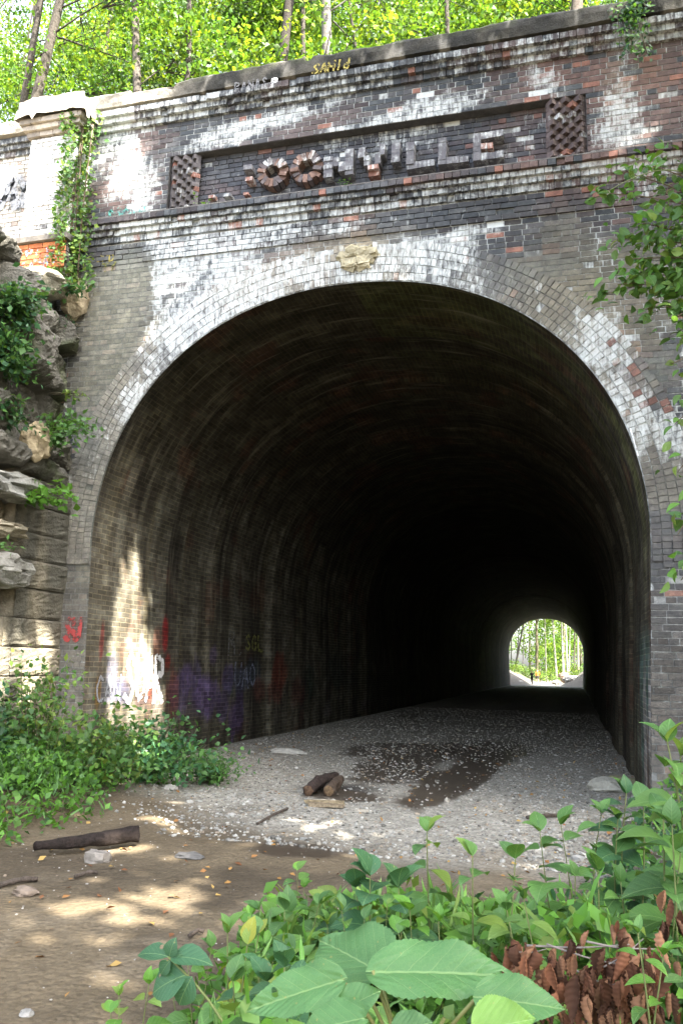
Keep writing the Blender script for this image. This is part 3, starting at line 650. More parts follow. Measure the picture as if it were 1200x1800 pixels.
def lining(name, ys, near):
    ny, npf = len(ys), len(PROF); Y = np.repeat(ys[:, None], npf, 1); Sg = np.repeat(pl[None], ny, 0); P = np.zeros((ny, npf, 3))
    nrm = np.gradient(PROF, axis=0); nrm = np.stack([-nrm[:, 1], nrm[:, 0]], 1); nrm /= np.linalg.norm(nrm, axis=1, keepdims=True)
    Zz = np.repeat(PROF[None, :, 1], ny, 0); X = np.repeat(PROF[None, :, 0], ny, 0)
    d = lining_d(Y, Sg)
    P[..., 0] = X+nrm[None, :, 0]*d; P[..., 1] = Y; P[..., 2] = Zz+nrm[None, :, 1]*d
    k = fbm(Y*1.8, Sg*.35, 51); k2 = fbm(Y*.8, Sg*.8, 57); st = fbm(Y*5.0, Sg*.28, 61)
    c = mixc([.08,.074,.06], [.185,.175,.14], sst(.3, .7, k)); c = mixc(c, [.055,.048,.038], sst(.5, .72, k2)*.8)
    band = fbm(Y*1.15+.25*fbm(Sg*.5, Y*.2, 13), Sg*.05, 131); c = mixc(c, [.30,.285,.215], sst(.50, .66, band)*.6); c = c*(.55+.8*vn(Y*.9+3, Sg*.06, 133))[..., None]
    c = mixc(c, [.26,.24,.17], sst(.56, .72, st)*.75)                                    # lime streaks down the wall
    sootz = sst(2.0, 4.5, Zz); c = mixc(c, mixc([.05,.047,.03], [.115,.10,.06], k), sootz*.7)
    red = sst(.60, .70, fbm(Y*1.5+9, Sg*1.5, 71)); c = mixc(c, [.20,.09,.06], red*.5)
    W = np.full(Y.shape, .0)+.25*sst(.6, .8, fbm(Y*3, Sg*.5, 77))-.15*sootz
    if near:
        L = X < CX
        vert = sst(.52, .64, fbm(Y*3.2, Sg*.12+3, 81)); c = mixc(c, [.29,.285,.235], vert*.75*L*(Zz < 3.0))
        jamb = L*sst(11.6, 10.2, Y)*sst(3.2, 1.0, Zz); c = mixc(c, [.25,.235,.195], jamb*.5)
        low = L*(Zz < 1.2)
        for (pp, ry, rz, cl, s) in PAINT:
            y0, z0 = lw(*pp); m = paint_spot((y0, z0), ry, rz, Y, Zz, int(pp[0]))*s*L; c = mixc(c, cl, m)
        rr = (~L)*sst(.7, .2, Zz)*sst(15, 10.3, Y); c = mixc(c, [.10,.26,.24], rr*sst(.5, .66, fbm(Y*3, Zz*.5, 91))*.5)
        c = mixc(c, [.5,.5,.52], (~L)*sst(.6, -.3, Zz)*sst(.58, .64, fbm(Y*5+3, Zz*.4, 95))*sst(12, 10.2, Y))
        moss = (~L)*sst(.2, 2.5, Zz)*sst(15, 10.5, Y); c = mixc(c, [.15,.17,.065], moss*.75*sst(.32, .6, fbm(Y*4, Sg*.3, 137)))
    if not near: c = c*.42  # deep stretch darkened in its colour for the gloom inside
    return grid_mesh(name, P, np.dstack([c*(.50+.45*sst(13.2, 10.4, Y+.8*(fbm(Y*1.2, Sg*.5, 99)-.5))*sst(4.2, 1.8, Zz))[..., None], np.clip(W, 0, 1)]), np.dstack([Y, Sg]), M_LIN, portal, True)  # daylight falloff put into the colour: brighter near the mouth, darker inward
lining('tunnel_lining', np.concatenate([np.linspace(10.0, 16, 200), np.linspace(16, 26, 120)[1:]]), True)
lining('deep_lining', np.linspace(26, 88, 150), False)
# ---- writing and paint on the walls: stroke ribbons a few millimetres proud
GLY = {'A': [[(0,0),(.5,1),(1,0)],[(.2,.38),(.8,.38)]], 'B': [[(0,0),(0,1),(.8,.9),(.85,.65),(.1,.52),(.95,.4),(.85,.05),(0,0)]], 'C': [[(.95,.85),(.5,1),(.05,.6),(.1,.2),(.5,0),(.95,.15)]],
 'D': [[(0,0),(0,1),(.7,.85),(.95,.45),(.6,.05),(0,0)]], 'G': [[(.95,.85),(.5,1),(.05,.6),(.1,.15),(.6,0),(.95,.2),(.95,.5),(.55,.5)]], 'H': [[(0,0),(0,1)],[(1,0),(1,1)],[(0,.5),(1,.5)]],
 'I': [[(.5,0),(.5,1)]], 'J': [[(.1,1),(.95,1)],[(.6,1),(.6,.2),(.35,0),(.05,.2)]], 'L': [[(0,1),(0,0),(.85,0)]], 'M': [[(0,0),(.1,1),(.5,.3),(.9,1),(1,0)]], 'N': [[(0,0),(0,1),(1,0),(1,1)]],
 'O': [[(.5,1),(.1,.75),(.05,.3),(.5,0),(.95,.3),(.9,.75),(.5,1)]], 'P': [[(0,0),(0,1),(.85,.9),(.85,.6),(0,.48)]], 'R': [[(0,0),(0,1),(.85,.9),(.85,.62),(0,.5),(.95,0)]], 'S': [[(.9,.85),(.5,1),(.1,.78),(.5,.52),(.9,.25),(.5,0),(.05,.15)]],
 'T': [[(0,1),(1,1)],[(.5,1),(.5,0)]], 'U': [[(0,1),(.02,.3),(.4,0),(.85,.2),(1,1)]], 'Y': [[(0,1),(.5,.5),(1,1)],[(.5,.5),(.5,0)]], 'd': [[(.8,1),(.8,0),(.3,0),(.1,.3),(.4,.55),(.8,.5)]], '8': [[(.5,1),(.15,.75),(.5,.52),(.85,.25),(.5,0),(.15,.25),(.5,.52),(.85,.75),(.5,1)]], '.': [[(.4,0),(.6,.08)]]}
def resamp(pl_, step=.12):
    pl_ = np.asarray(pl_, float); o = [pl_[0]]
    for a, b in zip(pl_[:-1], pl_[1:]):
        k = max(1, int(np.linalg.norm(b-a)/step)); o += [a+(b-a)*(i+1)/k for i in range(k)]
    return np.array(o)
def writing(text, place, w, h, gap, sw, mat, parent, name='graffiti', label=None, slant=0.0, wob=.03):
    """place(u, v) maps metres along / up the wall to a point; u runs along the writing"""
    V, L = [], []
    u0 = 0
    for ch in text:
        for st in GLY.get(ch, []):
            q = resamp(st); q = q+rs.uniform(-wob, wob, q.shape); q = np.stack([u0+q[:, 0]*w+slant*q[:, 1]*h, q[:, 1]*h], 1)
            t = np.gradient(q, axis=0); t /= np.linalg.norm(t, axis=1, keepdims=True)+1e-9; n = np.stack([-t[:, 1], t[:, 0]], 1)
            wd = sw*rs.uniform(.75, 1.2, len(q))[:, None]/2; b = len(V)
            a_, c_ = q+n*wd, q-n*wd; a_[0] -= t[0]*sw*.4; c_[0] -= t[0]*sw*.4; a_[-1] += t[-1]*sw*.4; c_[-1] += t[-1]*sw*.4
            for i in range(len(q)): V += [place(*a_[i]), place(*c_[i])]
            for i in range(len(q)-1): L.append((b+2*i, b+2*i+1, b+2*i+3, b+2*i+2))
        u0 += w+gap
    o = link_mesh(name, V, [i for f in L for i in f], [4]*len(L), None, None, mat, parent)
    if label: o['label'] = label
    return o
G_WHITE = mat_paint('white_spray', (.75,.76,.78), .55, .68, 20); G_WHITE2 = mat_paint('worn_white_spray', (.66,.66,.66), .50, .62, 9); G_GREY = mat_paint('grey_spray', (.30,.31,.33), .50, .66, 18); G_YEL = mat_paint('yellow_spray', (.34,.28,.06), .44, .6, 24); G_BLK = mat_paint('black_spray', (.03,.035,.035), .36, .5, 9)
G_BLUE = mat_paint('blue_spray', (.30,.50,.68), .36, .5, 16); G_PALE = mat_paint('pale_spray', (.36,.40,.50), .52, .66, 20); G_DIM = mat_paint('dim_grey_spray', (.16,.16,.165), .47, .6, 16); G_DIMB = mat_paint('dim_blue_spray', (.17,.19,.27), .45, .6, 14); G_TEAL = mat_paint('teal_spray', (.08,.30,.26), .42, .56, 12); G_YG = mat_paint('dull_yellow_spray', (.15,.15,.03), .47, .6, 16)
def on_left(y0, z0):
    def f(u, v):
        z = z0+v; d = float(lining_d(np.array([y0+u]), np.array([np.interp(z, PROF[:59, 1], pl[:59]) if z < ZS else 3.5]))[0])
        return (CX-float(half_w(z))-d+.012, y0+u, z)
    return f
def on_front(x0, z0, y=FY-.034):
    return lambda u, v: (x0+u, y, z0+v)
y0, z0 = lw(203, 1232); writing('SUAR', on_left(y0+.1, z0-.02), .27, .68, .05, .085, G_WHITE2, portal, label='white sprayed letters on the sunlit left wall', wob=.05)
y0, z0 = lw(398, 1150); writing('M.', on_left(y0, z0), .42, .42, .08, .045, G_DIM, portal, label='grey sprayed M on the left wall')
y0, z0 = lw(433, 1142); writing('SGL', on_left(y0, z0), .27, .30, .09, .06, G_YG, portal, label='yellow sprayed letters on the left wall')
y0, z0 = lw(412, 1208); writing('UAO', on_left(y0, z0), .32, .46, .07, .05, G_DIMB, portal, label='pale blue sprayed letters on the left wall', wob=.05)
y0, z0 = lw(160, 1235); writing('CAN', on_left(max(y0, 10.1), z0), .17, .36, .05, .04, G_GREY, portal, label='grey sprayed letters low on the left jamb', wob=.05)
P0 = at(549, 131, 'y', FY-.24); writing('SAHId', on_front(P0[0], P0[2], FY-.25), .085, .15, .028, .03, G_YEL, portal, label='yellow letters on the coping', slant=.15, wob=.05)
P0 = at(413, 161, 'y', FY-.24); writing('RANAS', on_front(P0[0], P0[2]-.01, FY-.25), .075, .15, .03, .02, G_DIM, portal, label='faint white letters on the coping', wob=.05)
P0 = at(479, 149, 'y', FY-.24); writing('P', on_front(P0[0], P0[2]-.03, FY-.25), .08, .12, .03, .03, G_WHITE, portal, label='white sprayed sign on the coping')
P0 = at(166, 464, 'y', FY); writing('CPD', on_front(P0[0]+.05, P0[2], FY-.03), .08, .12, .03, .024, G_YEL, portal, label='yellow letters under the string course'); writing('TY', on_front(P0[0]+.17, P0[2]-.16, FY-.03), .09, .13, .03, .03, G_YG, portal, label='olive letters under the string course')
writing('JAB', on_front(PX0+.06, 5.64, PFY-.072), .17, .23, .05, .07, G_BLUE, portal, label='light blue letters on the orange plinth', wob=.04, slant=.1)
P0 = at(215, 385, 'y', FY); writing('NON', on_front(P0[0]-.2, P0[2]), .16, .16, .05, .045, G_TEAL, portal, label='teal scrawl beside the lattice panel', wob=.1)
P0 = at(1124, 800, 'y', FY)
writing('I', lambda u, v: (P0[0]-.02-u*.3-v*.22, FY-.034, P0[2]+v*1.0), .05, .30, .05, .06, G_WHITE, portal, label='white paint streak on the right of the arch')
# red paint on the left jamb
P0 = at(122, 1120, 'y', FY); writing('SU', on_front(P0[0]-.05, P0[2]-.05, FY-.03), .10, .3, .03, .07, mat_paint('red_spray', (.35,.05,.05), .45, .6, 12), portal, label='red smear on the left jamb')
# ================================================================== wing wall to the left of the pier
wing = thing('wing_wall', 'brick wing wall with dark sprayed letters, left of the pier', 'wall', (-9.6, 10.2, 5.4))
WY = 10.2; wm = MB()
def wingP(P):
    k = len(P); c = mixc([.50,.46,.40], [.34,.27,.22], (rs.rand(k) > .75)*rs.rand(k)); return c, .35+.4*rs.rand(k), np.zeros(k)
wm.box((-9.93, WY+.22, 6.8), (4.1, .42, 3.0), None, (.34,.31,.27,.2))
brick_field(wm, (-12, WY, 6.36), (1,0,0), (0,-1,0), 12+PX0, 7.98-6.36, wingP, None, proud=.012)
brick_field(wm, (-12, WY-.02, 5.2), (1,0,0), (0,-1,0), 12+PX0, 6.08-5.2, wingP, None, proud=.012)
wm.build('brickwork', M_BRICK, wing)
wc = MB()
for z0_, z1_, p in ((6.08,6.18,.07),(6.18,6.27,.11),(6.27,6.37,.15)): course(wc, -12, PX0-.04, z0_, z1_, p, WY, .5)
for z0_, z1_, p in ((7.975,8.065,.055),(8.065,8.15,.10),(8.15,8.245,.145)): course(wc, -12, PX0-.04, z0_, z1_, p, WY, .5)
wc.build('moulding', M_BRICK, wing)
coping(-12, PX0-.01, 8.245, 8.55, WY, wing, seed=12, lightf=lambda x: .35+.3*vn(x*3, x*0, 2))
P0 = at(0, 372, 'y', WY)
writing('AYN', on_front(P0[0]-.06, P0[2], WY-.035), .30, .55, -.02, .085, G_BLK, wing, label='black sprayed letters on the wing wall', slant=.12, wob=.05)
writing('AYN', on_front(P0[0]-.0, P0[2]+.02, WY-.031), .30, .52, -.02, .13, G_GREY, wing, label='grey fill behind the black letters', slant=.12, wob=.05)
# ================================================================== GROUND
def gh(x, y):
    x = np.asarray(x, float); y = np.asarray(y, float)
    g = GZ-.0019*np.maximum(y-10, 0)
    front = sst(10.0, 9.2, y)
    g = g+front*(.30*sst(-4.3, -6.6, x)+.06*fbm(x*1.3, y*1.3, 5))
    g = g+front*(.40*np.maximum(x-1.1, 0)*sst(.8, 2.0, x))+sst(8.3, 9.0, y)*sst(88, 84, y)*np.clip(2.4*(x-2.3), 0, 8.5)*(y < 87)
    g = g+.22*sst(.1, 1.4, x)*sst(7, 4, y)
    far = sst(88.3, 93, y); e = np.abs(x+2.85+.012*(y-85))
    g = g+far*(.55*np.clip(e-1.5, 0, 3.2)+.12*np.clip(e-4.7, 0, 40))*(.85+.4*vn(x*.8, y*.5, 4))
    g = g+.018*(fbm(x*4, y*4, 8)-.5)*sst(30, 12, y)
    return g
def ax(*seg): return np.unique(np.concatenate([np.arange(a, b, s) for a, b, s in seg]))
gx = ax((-60,-12,4),(-12,-7,.5),(-7,2.6,.06),(2.6,6,.25),(6,60.1,4)); gy = ax((-40,-4,4),(-4,1,.5),(1,14,.06),(14,30,.25),(30,82,2),(82,100,.4),(100,220.1,5))
GX, GY = np.meshgrid(gx, gy, indexing='ij')
GP = np.dstack([GX, GY, gh(GX, GY)])
gn = fbm(GX*.9, GY*.9, 15); gn2 = fbm(GX*3, GY*3, 19)
grav = np.clip(sst(7.2, 8.6, GY+.9*(gn-.5)*2-.5*np.clip(-GX-3.2, -2, 1.2)), 0, 1)
dirt = mixc([.105,.083,.052], [.17,.134,.085], gn2); gr = mixc([.265,.258,.228], [.385,.375,.335], gn2)
gc = mixc(dirt, gr, grav)
gc = mixc(gc, [.07,.055,.036], sst(.50, .68, gn)*(1-grav)*.8)
gc = mixc(gc, [.20,.165,.115], sst(.55, .7, fbm(GX*2.2, GY*2.2, 29))*(1-grav)*.5)
side = np.maximum(sst(-4.4, -5.2, GX+.5*(gn-.5)), sst(-.2, .8, GX+.6*(gn-.5)+.25*np.clip(4-GY, 0, 3)))*(GY < 9.6)
gc = mixc(gc, [.085,.065,.04], side*.85)
def pud(x, y, rx, ry): return np.exp(-(((GX-x)/rx)**2+((GY-y)/ry)**2)**1.3)
wet = pud(-1.62+.05*(GY-12),12.2,.40,3.4)+.75*pud(-2.7,12.6,.7,1.9)+.8*pud(-2.75,9.9,.55,.6)+.7*pud(-3.3,15.6,1.1,2.2)+.6*pud(-1.6,17,1.2,2.5)+.6*pud(-2.3,6.9,.6,.35)
wet = np.clip(wet*1.3*(.25+.7*fbm(GX*1.7, GY*1.2, 33)+.6*fbm(GX*6, GY*5, 35)), 0, 1); wet = sst(.42, .62, wet)
ash = np.exp(-(((GX+2.85)/.45)**2+((GY-10.55)/.5)**2)**1.5)*(.5+.8*fbm(GX*6, GY*6, 38)); gc = mixc(gc, [.035,.032,.03], np.clip(ash, 0, .9)); gc = mixc(gc, [.075,.06,.045], wet*.92)
gc = mixc(gc, [.15,.14,.125], sst(84, 88, GY)*sst(1.2, 2.2, np.abs(GX+2.9)))
gc = mixc(gc, [.09,.13,.04], sst(96, 104, GY)*sst(2.0, 3.5, np.abs(GX+2.9)))
gc = mixc(gc, [.10,.085,.055], sst(2.4, 3.2, GX)*(GY < 87))
tag(grid_mesh('ground', GP, np.dstack([gc, wet]), np.dstack([grav*(1-side), grav]), M_GROUND, None, True), kind='structure')
# hillside over the tunnel
hx = ax((-60,-14,3),(-14,8,.8),(8,60.1,3)); hy = ax((10.55,20,.8),(20,90,3))
HX, HY = np.meshgrid(hx, hy, indexing='ij')
def hz(x, y): return 8.0+.28*np.clip(y-10.5, 0, 30)*sst(88, 55, y)+.5*(fbm(x*.3, y*.3, 6)-.5)
tag(grid_mesh('hillside', np.dstack([HX, HY, hz(HX, HY)]), mixc([.07,.06,.035], [.06,.09,.03], fbm(HX, HY, 3)), None, M_ROCK, None, True), kind='structure')
# loose gravel, as far as single stones can be made out
def stones(n, sampler, smin, smax, name, pal, label=None):
    import bmesh
    bm = bmesh.new(); bmesh.ops.create_icosphere(bm, subdivisions=1, radius=1.0); TV = np.array([v.co[:] for v in bm.verts]); TF = np.array([[v.index for v in f.verts] for f in bm.faces]); bm.free()
    x, y = sampler(n); k = len(x); nv = len(TV)
    s = np.exp(rs.normal(math.log(math.sqrt(smin*smax)), .25*math.log(smax/smin), k)); V = TV[None]*(1+rs.uniform(-.28, .28, (k, nv, 1)))
    V = V*np.stack([rs.uniform(.7, 1.3, k), rs.uniform(.7, 1.3, k), rs.uniform(.45, .8, k)], 1)[:, None]*s[:, None, None]
    a = rs.uniform(0, 6.28, k); ca, sa = np.cos(a)[:, None], np.sin(a)[:, None]
    V = np.stack([V[..., 0]*ca-V[..., 1]*sa, V[..., 0]*sa+V[..., 1]*ca, V[..., 2]], -1)+np.stack([x, y, gh(x, y)+s*.2], 1)[:, None]
    c = np.asarray(pal)[rs.randint(0, len(pal), k)]*rs.uniform(.7, 1.25, (k, 1))
    o = link_mesh(name, V.reshape(-1, 3), (TF[None]+nv*np.arange(k)[:, None, None]).ravel(), np.full(k*len(TF), 3), np.repeat(c, nv, 0), None, M_STONE)
    return tag(o, label, None, None, 'stuff')
def gs(n):
    y = 7.0+26*rs.rand(n)**2.2; x = rs.uniform(-6.3, .8, n)
    w = vn(x*1.2, y*.9, 61); wt = np.exp(-(((x+1.62)/.5)**2+((y-12)/3.6)**2))+.8*np.exp(-(((x+2.8)/.7)**2+((y-10)/.8)**2))
    k = (rs.rand(n) < np.clip((y-6.6)/1.6-.5*np.clip(-x-3.2,0,2), 0, 1)*(.4+.8*w)*(1-.97*np.clip(wt, 0, 1))); return x[k], y[k]
stones(26000, gs, .006, .026, 'gravel', [[.30,.298,.27],[.25,.247,.225],[.35,.348,.315],[.28,.26,.22],[.19,.18,.16],[.12,.115,.10],[.38,.375,.345],[.26,.22,.17]], 'pale grey crushed stone spread over the tunnel floor')
def ps(n):
    y = rs.uniform(3, 9, n); x = rs.uniform(-5, .5, n); k = rs.rand(n) < (.25+.75*sst(.45, .6, fbm(x*1.5, y*1.5, 71))); return x[k], y[k]
stones(1500, ps, .003, .011, 'pebbles', [[.36,.34,.30],[.26,.24,.21],[.42,.40,.37],[.2,.16,.12]], 'small pebbles scattered on the brown dirt path')
# fallen leaves on the floor
fl = Leaves(); n = 2200; y = 3.5+15*rs.rand(n)**1.3; x = rs.uniform(-6.2, .9, n); k = rs.rand(n) < .3+.7*np.maximum(sst(-4.6, -5.8, x), sst(-.3, .6, x)); x, y = x[k], y[k]; n = len(x)
D = rdir(n); D[:, 2] *= .25; Nn = rdir(n, 3.0)
fl.add(np.stack([x, y, gh(x, y)+.012], 1), D, Nn, rs.uniform(.03, .075, n), np.array([[.30,.15,.06],[.36,.20,.07],[.22,.10,.05],[.42,.28,.10]])[rs.randint(0, 4, n)]*rs.uniform(.7, 1.2, (n, 1)))
tag(fl.build('leaf_litter', M_DEAD), 'scattered brown and orange fallen leaves on the gravel', None, None, 'stuff')
def gp(px, py, dz=0.0):
    """the point of the ground seen at a pixel"""
    P = at(px, py, 'z', GZ)
    for _ in range(6): P = at(px, py, 'z', float(gh(P[0], P[1]))+dz)
    return P
# single stones
def stone_thing(px, py, r, label, col, seed, flat=-.3):
    P = gp(px, py); o = lump('stone', (0, 0, 0), r, M_STONE, None, col, seed, 3, .35, flat); o.location = (P[0], P[1], P[2]+r[2]*.25); return tag(o, label, 'stone')
stone_thing(1066, 1390, (.26,.2,.15), 'rounded grey stone at the foot of the right tunnel wall', [.33,.32,.27], 1)
stone_thing(1092, 1378, (.24,.12,.09), 'mossy dark stone behind the rounded grey stone at the right wall', [.17,.16,.10], 2)
stone_thing(506, 1324, (.34,.2,.07), 'flat pale slab lying near the left tunnel wall', [.42,.41,.37], 3)
stone_thing(171, 1515, (.12,.09,.075), 'pale broken stone on the path below the dark log', [.21,.19,.165], 4)
stone_thing(300, 1388, (.09,.07,.05), 'white stone at the edge of the gravel by the left bushes', [.38,.36,.33], 5)
stone_thing(335, 1507, (.13,.08,.03), 'flat grey stone sunk in the middle of the path', [.12,.115,.108], 6)
stone_thing(45, 1572, (.09,.07,.04), 'small tan stone on the left path edge', [.17,.135,.105], 7)
stone_thing(48, 1785, (.035,.03,.025), 'small white pebble in the lower left corner', [.24,.23,.21], 8)
# fire ring: two charred log ends and a plank
def log_thing(pts, r, label, col, name='log', rough=.12, n=12, endcol=None, loc=None):
    m = MB(); pts = np.array(pts, float); base = pts[0].copy(); P = resamp3(pts, 14)-base
    t = np.linspace(0, 1, len(P)); rr = np.interp(t, np.linspace(0, 1, len(np.atleast_1d(r))), np.atleast_1d(r))*(1+.08*np.sin(t*17+pts[0, 0]))
    cols = np.repeat(np.asarray(col)*(.6+.8*vn(t*9, t*3, 5))[:, None], n, 0)
    m.tube(P, rr, n, cols, True, rough)
    if endcol is not None:
        for e in (0, -1):
            d = (P[0]-P[1]) if e == 0 else (P[-1]-P[-2]); d /= np.linalg.norm(d); m.tube([P[e]+d*.001, P[e]+d*.006], [rr[e]*.86, rr[e]*.8], n, endcol, True, rough)
    o = m.build(name, M_WOOD, None, True); o.location = base; return tag(o, label, 'log')
def resamp3(pts, n):
    pts = np.asarray(pts, float); d = np.r_[0, np.cumsum(np.linalg.norm(np.diff(pts, axis=0), axis=1))]; s = np.linspace(0, d[-1], n)
    # smooth by catmull-like averaging
    P = np.stack([np.interp(s, d, pts[:, i]) for i in range(3)], 1)
    for _ in range(2): P[1:-1] = (P[:-2]+2*P[1:-1]+P[2:])/4
    return P
A = gp(542, 1390, .06); B_ = gp(566, 1372, .10); D_ = gp(590, 1362, .07)
log_thing([A, (A+B_)/2+[0,0,.02], B_, D_], [.07,.075,.06,.045], 'bent charred log of the fire ring, longer one', [.045,.032,.027], endcol=(.13,.08,.05), rough=.22)
A = gp(578, 1391, .06); B_ = gp(598, 1370, .06)
log_thing([A, (A+B_)/2, B_], [.075,.07,.05], 'short brown log of the fire ring, right one', [.085,.062,.045], endcol=(.17,.115,.065), rough=.22)
A = gp(538, 1411, .025); B_ = gp(604, 1411, .025)
pk = MB(); pk.box((0,0,0), (np.linalg.norm(B_-A), .13, .04), None, (.36,.29,.18), .015); pk.box((.05,-.13,-.004), (np.linalg.norm(B_-A)*.9, .09, .035), None, (.30,.24,.16), .012)
o = pk.build('plank', M_WOOD); o.location = (A+B_)/2; tag(o, 'weathered split plank lying in front of the fire ring', 'plank')
A = gp(62, 1487, .08); B_ = gp(150, 1478, .09); D_ = gp(243, 1464, .10)
log_thing([A, B_, D_], [.03,.045,.055,.065], 'dark wet log lying at the edge of the left ground cover', [.026,.019,.016], endcol=(.03,.02,.017), rough=.2)
for (p, q, r, lb) in (((0,1556),(66,1545),.018,'thin dark stick on the left edge of the path'),((132,1541),(172,1534),.014,'short dark twig beside the pale broken stone'),((332,1645),(358,1637),.012,'small broken twig in the middle of the path'),((925,1437),(1000,1434),.022,'grey stick lying on the gravel behind the right plants'),((452,1448),(505,1421),.014,'thin twig on the gravel left of the plank')):
    A, B_ = gp(*p, .02), gp(*q, .02); t = log_thing([A, (A+B_)/2+[0,.03,.012], B_], r, lb, [.10,.08,.065], 'stick', .15, 6); t['category'] = 'stick'
# ================================================================== ROCK CLIFF and cut-stone abutment on the left
yy = ax((2,6.5,.25),(6.5,10.06,.03)); ss = ax((-1.9,5.35,.03)); sh = ax((.05,1.5,.06),(1.5,6,.5))
LAY = np.array([-2.2,-1.3,-.75,-.2,.35,.75,1.2,1.6,1.95,2.35,2.7,3.2,3.75,4.5,5.0,5.6])
def cliff_off(y, z):
    zz = z+.10*(fbm(y*.9, z*.4, 12)-.5)*2+.10*(y-9); li = np.clip(np.searchsorted(LAY, zz)-1, 0, len(LAY)-2)
    a, b = LAY[li], LAY[li+1]; f = (zz-a)/(b-a)
    wd = .38+.55*_h(li, li*0+3, 5); yo = y/wd+_h(li, li*0+9, 6)*5+.18*(fbm(y*2, z*2, 31)-.5); ci = np.floor(yo).astype(int); g = yo-ci
    off = -.30+.62*_h(ci, li, 77)
    ez = np.minimum(f*(b-a), (1-f)*(b-a)); ey = np.minimum(g, 1-g)*wd
    crease = np.exp(-ez/.032)*.95+np.exp(-ey/.03)*.8
    off = off+(g-.5)*.30*(_h(ci, li, 78)-.5)+(f-.5)*.42*(_h(ci, li, 79)-.5)
    return off*(1-.35*np.exp(-np.minimum(ez, ey)/.05))-.17*np.clip(crease, 0, 1)+.12*(fbm(y*3, z*3, 41)-.5)+.13*(fbm(y*7, z*9, 44)-.5)+.05*(fbm(y*19, z*23, 46)-.5), li, ci
YY, ZZ = np.meshgrid(yy, ss, indexing='ij'); of, li, ci = cliff_off(YY, ZZ)
of = of-.32*sst(2.2, 1.9, ZZ)*sst(8.5, 9.2, YY)-.10*sst(9.5, 10, YY)*sst(2.2, 3, ZZ)-.12
XX = -6.85+of-.25*sst(4.6, 5.35, ZZ)
ccol = mixc([.095,.092,.08], [.19,.182,.158], _h(ci, li, 5)); ccol = mixc(ccol, [.30,.25,.17], sst(.80, .86, _h(ci, li, 15))); ccol = mixc(ccol, [.07,.07,.05], sst(.5, .7, fbm(YY*2, ZZ*1.2, 51))*.7); ccol = mixc(ccol, [.10,.13,.055], sst(.55, .7, fbm(YY*1.5, ZZ*3, 57))*.5)
SY, SS = np.meshgrid(yy, sh, indexing='ij'); top = XX[:, -1:]
SXs = top-SS; SZ = 5.35+.10*sst(0, .4, SS)+.16*(fbm(SY*2, SXs*2, 61)-.5)+.06*SS; sc_ = mixc([.20,.17,.12], [.34,.29,.2], fbm(SY*3, SXs*3, 63))
CP = np.concatenate([np.dstack([XX, YY, ZZ]), np.dstack([SXs, SY, SZ])], 1)
tag(grid_mesh('cliff', CP, np.concatenate([ccol, sc_], 1), None, M_ROCK, None, False), kind='structure')
ab = MB(); z = -1.75; r = 0
for zt in (-1.32,-.93,-.58,-.27,.09,.46,.85,1.22,1.58,1.95,2.3):
    y1 = 10.0; first = True
    while y1 > (8.35 if zt < .3 else 9.05 if zt < 1.7 else 9.45):
        L = rs.uniform(.8, 1.5); y0_ = y1-L
        c = np.array([.30,.265,.195])*rs.uniform(.85, 1.12)
        px = rs.uniform(-.02, .02)
        # a block with a hammer-dressed face
        nb = 12; G = np.zeros((nb, nb, 3)); u = np.linspace(0, 1, nb)
        for i in range(nb):
            for j in range(nb):
                edge = min(i, nb-1-i, j, nb-1-j)
                G[i, j] = (-6.80+px-(.02 if edge == 0 else 0)+rs.uniform(-.006, .01), y0_+.006+(L-.012)*u[i], z+.006+(zt-z-.012)*u[j])
        idx = np.arange(nb*nb).reshape(nb, nb); Fs = [(idx[i,j], idx[i+1,j], idx[i+1,j+1], idx[i,j+1]) for i in range(nb-1) for j in range(nb-1)]
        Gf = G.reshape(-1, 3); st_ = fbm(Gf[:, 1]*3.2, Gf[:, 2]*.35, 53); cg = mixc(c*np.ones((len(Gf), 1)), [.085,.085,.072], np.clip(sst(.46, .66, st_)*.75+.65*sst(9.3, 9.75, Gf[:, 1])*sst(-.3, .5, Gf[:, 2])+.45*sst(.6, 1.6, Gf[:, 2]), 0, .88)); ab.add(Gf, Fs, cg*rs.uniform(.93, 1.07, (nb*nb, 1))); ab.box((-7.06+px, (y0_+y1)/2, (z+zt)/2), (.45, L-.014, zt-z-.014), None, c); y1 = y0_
    z = zt
o = ab.build('stone_abutment', M_ROCK); tag(o, 'courses of cut tan sandstone beside the left jamb, under the boulders', 'wall')
# ledge stones on top of the cliff, under the pier
tag(lump('boulder', (-7.3, 9.35, 5.22), (.42,.34,.22), M_ROCK, None, [.30,.28,.22], 21, 4, .35), 'rounded boulder on the cliff edge below the orange plinth', 'boulder')
tag(lump('boulder', (-7.02, 9.88, 5.22), (.2,.2,.30), M_ROCK, None, [.36,.30,.21], 23, 4, .3), 'tan boulder wedged between the pier and the left jamb', 'boulder')
tag(lump('boulder', (-6.72, 8.95, 2.75), (.2,.2,.26), M_ROCK, None, [.40,.33,.22], 25, 4, .4), 'tan egg-shaped boulder standing out halfway up the cliff', 'boulder')
tag(lump('boulder', (-6.76, 8.55, 1.0), (.28,.40,.21), M_ROCK, None, [.24,.235,.21], 27, 4, .55), 'grey rounded boulder on top of the cut sandstone courses', 'boulder')
tag(lump('boulder', (-6.78, 8.6, 2.05), (.32,.6,.19), M_ROCK, None, [.21,.21,.19], 29, 4, .6), 'large flat grey boulder under the tan egg-shaped one', 'boulder')
tag(lump('boulder', (-6.80, 8.5, 1.52), (.25,.45,.11), M_ROCK, None, [.36,.32,.24], 33, 4, .6), 'pale flat boulder between the two grey ones', 'boulder')
